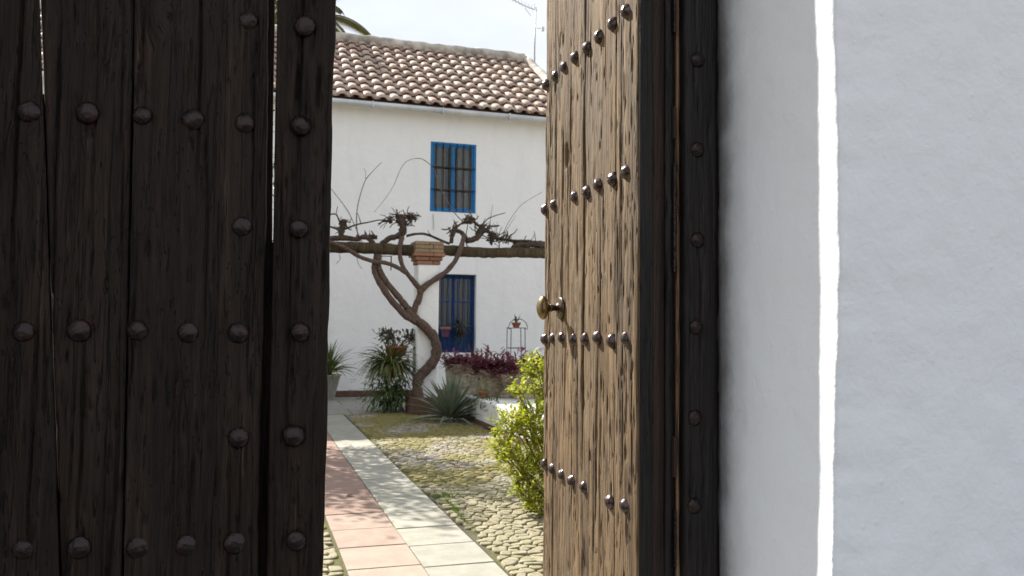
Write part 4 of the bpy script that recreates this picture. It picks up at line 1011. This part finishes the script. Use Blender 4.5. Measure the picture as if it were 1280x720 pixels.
# raised white bed at the right
bd = empty('raised_bed', (3.3, 8.4, 0)); tag(bd, 'low white plastered raised bed with a red skirting, right of the aloe', 'raised bed')
P = MB(); P.box(0, 3.2, 0, 4.5, 0, .385, .02); P.build('bed_wall', M['plaster_low'], bd)
P = MB(); P.box(-.022, -.002, -.02, 4.52, 0, .075, .004); P.box(-.022, 3.2, -.024, -.003, 0, .072, .004); P.build('skirting', M['bed_edge'], bd)
def trough(label, px0, px1, py_top, py_bot, zb, mat, seed, spread):
    d = ray((px0+px1)/2, py_bot); tt = (zb-EYE.z)/d.z; c = EYE+d*tt; Y = c.y
    a = at(px0, py_bot, Y); b = at(px1, py_bot, Y); h = at((px0+px1)/2, py_top, Y).z-zb; wx = (b.x-a.x)/2
    t = empty('stone_trough', ((a.x+b.x)/2, Y+.2, zb)); tag(t, label, 'planter', 'carved stone troughs of purple plants')
    P = MB(); bm = bmesh.new()
    P.lathe([(wx*1.2, 0), (wx*1.25, .03), (wx*1.12, .06), (wx*1.28, h*.5), (wx*1.38, h-.05), (wx*1.45, h-.045), (wx*1.45, h), (wx*1.25, h), (wx*1.2, h-.05), (.01, h-.05)], 4, Matrix.Rotation(R(45), 4, 'Z'))
    bm.free(); P.build('trough', M[mat], t)
    P = MB(); P.tube([(-wx*.8, -wx*.93, h*.55), (-wx*.3, -wx*.95, h*.45), (wx*.3, -wx*.95, h*.45), (wx*.8, -wx*.93, h*.55)], .018, 6); P.build('swag_relief', M[mat], t)
    rr = random.Random(seed)
    P = MB()
    for _ in range(150):
        x = rr.uniform(-1, 1)*wx*spread; y = rr.uniform(-.95, .4)*wx; p = Vector((x, y, h-.02)); a = rr.uniform(0, 6.28)
        d = Vector((math.cos(a)*.8, math.sin(a)*.8-.3, rr.uniform(.3, 1.9))).normalized(); L_ = rr.uniform(.12, .42); dr = rr.uniform(.3, 2.2)
        for q in range(7):
            p = p+d*L_/7; d = (d+Vector((0, 0, -dr/4))).normalized()
            sd_ = Vector((rr.uniform(-1, 1), rr.uniform(-1, 1), .4)).normalized(); P.blade(p, (d*.5+sd_), rr.uniform(.08, .14), .036, .5, 3, .25, 0, None, .35)
    f = P.build('foliage', M['leaf_purple'], t, True); tag(f, kind='stuff'); return t
trough('stone trough with purple trailing plants standing below the lower blue window', 562, 596, 455, 505, .0, 'carved', 1, 1.3)
trough('large pale stone trough on the white bed, purple leaves spilling over its rim', 599, 632, 462, 497, .385, 'carved', 2, 1.25)
trough('stone trough nearest the shrub with purple plants under the wire shelf', 644, 676, 462, 499, .385, 'carved', 4, 1.3)
# carved stone footed piece between
d = ray(634, 497); c = EYE+d*((.385-EYE.z)/d.z)
t = empty('stone_pedestal', c); tag(t, 'carved stone pedestal foot on the white bed between two troughs', 'pedestal')
P = MB(); P.box(-.14, .14, -.14, .14, 0, .07, .02); P.lathe([(.12, .07), (.10, .10), (.065, .14), (.065, .18), (.12, .24), (.17, .32), (.18, .37), (.01, .37)], 18); P.build('foot', M['carved'], t)
# trailing greenery down the white bed, with a small pot
d = ray(603, 499); c = EYE+d*((.387-EYE.z)/d.z); c.y -= .5; c.x -= .05
c = Vector((3.40, 12.2, .387)); q = proj(c)
t = potted('potted_plant', 'small terracotta pot on the white bed with green stems trailing over the side', c, .06, .085, .11, 'terracotta')
clump(t, (-.06, -.25, -.02), .16, .7, .14, 120, .03, .08, 'leaf_green', 77, -.2)
# wire shelf with a small pot
d = ray(645, 470); WY = 15.3
a = at(645, 440, WY); t = empty('wire_shelf', (a.x, WY, 0)); tag(t, 'black wire shelf stand with scrolled top against the white wall', 'shelf')
def wl(px, py, dy=0): p = at(px, py, WY); return Vector((p.x-a.x, dy, p.z))
for (p0, p1) in ((635, 636.5), (655, 653.5)):
    for dy in (-.13, .13):
        P = MB(); P.tube([wl(p0, 497, dy), wl(p1, 410, dy)], .008, 5); P.build('upright', M['blackwire'], t)
for py in (410, 435, 465):
    P = MB(); x0, x1 = wl(636, py), wl(654.5, py)
    for dy in (-.13, -.065, 0, .065, .13): P.tube([x0+Vector((0, dy, 0)), x1+Vector((0, dy, 0))], .006, 4)
    P.tube([x0+Vector((0, -.13, 0)), x0+Vector((0, .13, 0))], .007, 4); P.tube([x1+Vector((0, -.13, 0)), x1+Vector((0, .13, 0))], .007, 4); P.build('shelf_grid', M['blackwire'], t)
for s in (-1, 1):
    P = MB(); P.tube([wl(645, 399, -.13), wl(645+s*5, 399.5, -.13), wl(645+s*9.5, 403, -.13), wl(645+s*12, 409, -.13), wl(645+s*11, 412, -.13), wl(645+s*9, 410, -.13)], .007, 5); P.build('scroll', M['blackwire'], t, True)
z = wl(645, 409.5).z
t = potted('potted_plant', 'tiny terracotta pot with a spiky sprout on the wire shelf', (a.x, WY, z), .055, .085, .10, 'terracotta')
tuft(t, .09, 16, .10, .24, .022, 'leaf_dusty', 5, 40, 88, .4, r=.03)
# pots hung on the lower window grille
for (px, py, lab, mat, pl_) in ((556.5, 421, 'red and blue glazed pot hooked on the lower window grille', 'pot_blue', 0), (575.5, 421, 'dark hanging pot with a drooping plant on the right of the lower window grille', 'blackwire', 1)):
    p = at(px, py, HY-.06); t = potted('hanging_pot', lab, p, .075, .11, .20, mat)
    if pl_: tuft(t, .2, 40, .16, .34, .02, 'leaf_dusty', 6, -10, 60, 2.2); clump(t, (0, -.02, .05), .13, .1, .22, 90, .02, .07, 'leaf_green', 66, -.3)
    else: P = MB(); P.lathe([(.118, .165), (.121, .18), (.121, .215), (.10, .215)], 20); P.build('rim', M['terracotta'], t)
# weeds along the path edge
rr = random.Random(8)
def weeds(label, spots, n):
    t = MB()
    for _ in range(n):
        s = rr.choice(spots); x = s[0]+rr.gauss(0, s[2]); y = s[1]+rr.gauss(0, s[3]); a = rr.uniform(0, 6.28); el = R(rr.uniform(20, 85))
        t.blade((x, y, -.004), (math.cos(a)*math.cos(el), math.sin(a)*math.cos(el), math.sin(el)), rr.uniform(.012, .04), .008, .8, 2, .2, 0)
    o = t.build('weeds', M['leaf_weed']); tag(o, label, 'weeds', kind='stuff')
q1 = gnd(551, 623); q2 = gnd(560, 620)
sp = [(q1.x+.02, q1.y, .035, .10), (q2.x, q2.y, .07, .05), (q1.x+.02, q1.y-.4, .008, .15), (q1.x-.01, q1.y-.8, .006, .2)]
weeds('small bright green weeds in the joint between pale path tiles and cobbles', sp, 700)

# ------------------------------------------------------------ trees outside the view or only just in it
def palm(c, h, seed, az_list, label):
    t = empty('palm_tree', c); tag(t, label, 'palm tree'); P = MB(); P.tube([(0, 0, z) for z in np.linspace(0, h, 24)], [.24+.03*(i % 2) for i in range(24)], 10, True, .06); P.build('trunk', M['bark'], t, True)
    rr = random.Random(seed)
    for (az, el, L_) in az_list:
        P = MB(); d = Vector((math.cos(az)*math.cos(el), math.sin(az)*math.cos(el), math.sin(el))); p = Vector((0, 0, h)); rib = [p.copy()]
        n = 58
        for i in range(n):
            p = p+d*L_/n; d = (d+Vector((0, 0, -.031))).normalized(); rib.append(p.copy())
            if i > 2:
                sd_ = d.cross(Vector((0, 0, 1))).normalized()
                for s in (-1, 1):
                    P.blade(p, (d*.75+sd_*s*.6+Vector((0, 0, .1))), (.62*math.sin(math.pi*min(.97, .12+i/n*.86)))+.10, .055, 1.6, 4, .2, 0)
        P.tube(rib, [.03*(1-i/len(rib))+.006 for i in range(len(rib))], 5); P.build('frond', M['leaf_palm'], t)
    return t
pc = at(372, 35, 25.5)
pr = random.Random(11)
fr = [(R(a+pr.uniform(-9, 9)), R(e), 2.5+pr.uniform(-.2, .3)) for a, e in ((-5, 42), (35, 50), (80, 30), (125, 45), (170, 35), (215, 50), (255, 30), (300, 45), (335, 66), (20, 15), (140, 10), (200, 12), (285, 15), (60, 70), (240, 72))]
palm(Vector((pc.x, pc.y, 0)), pc.z, 2, fr, 'palm tree behind the house with one frond tip showing over the ridge')
# orange tree left of the path: it casts the broken shade over path and cobbles
TC = Vector((-.85, 12.1, 0)); t = empty('orange_tree', TC); tag(t, 'leafy orange tree behind the dark gate leaf, throwing broken shade across the path', 'tree')
P = MB(); P.tube([(0, 0, 0), (.03, .02, .8), (-.02, 0, 1.6), (.02, .03, 2.3)], [.12, .095, .085, .07], 10, True, .08, 3); P.build('trunk', M['bark'], t, True)
rr = random.Random(12); cen = []
P = MB(); LF = MB()
for k in range(95):
    while True:
        v = Vector((rr.uniform(-1, 1), rr.uniform(-1, 1), rr.uniform(-1, 1)))
        if .3 < v.length < 1: break
    c = Vector((v.x*1.2, v.y*1.7, 3.7+v.z*1.4)); cen.append(c)
    if k % 4 == 0: P.tube([(0, 0, 2.2), c*.5+Vector((0, 0, 1.2)), c], [.045, .025, .008], 5)
    for _ in range(58):
        w_ = Vector((rr.gauss(0, .17), rr.gauss(0, .17), rr.gauss(0, .15))); d = Vector((rr.uniform(-1, 1), rr.uniform(-1, 1), rr.uniform(-.5, .8)))
        LF.blade(c+w_, d, rr.uniform(.07, .11), .045, .4, 2, .1, 0, None, .5)
P.build('limbs', M['bark'], t, True); f = LF.build('crown', M['leaf_green'], t, True); tag(f, kind='stuff')

# one dry leaf on the red tiles
c = gnd(437.5, 621); lf = MB(); lf.blade((0, 0, .004), (1, .4, .12), .075, .045, -.1, 4, .22, 0)
o = lf.build('fallen_leaf', M['cane'], None, True, (c.x-.03, c.y, 0)); tag(o, 'single dry brown leaf lying on the red path tiles', 'leaf')
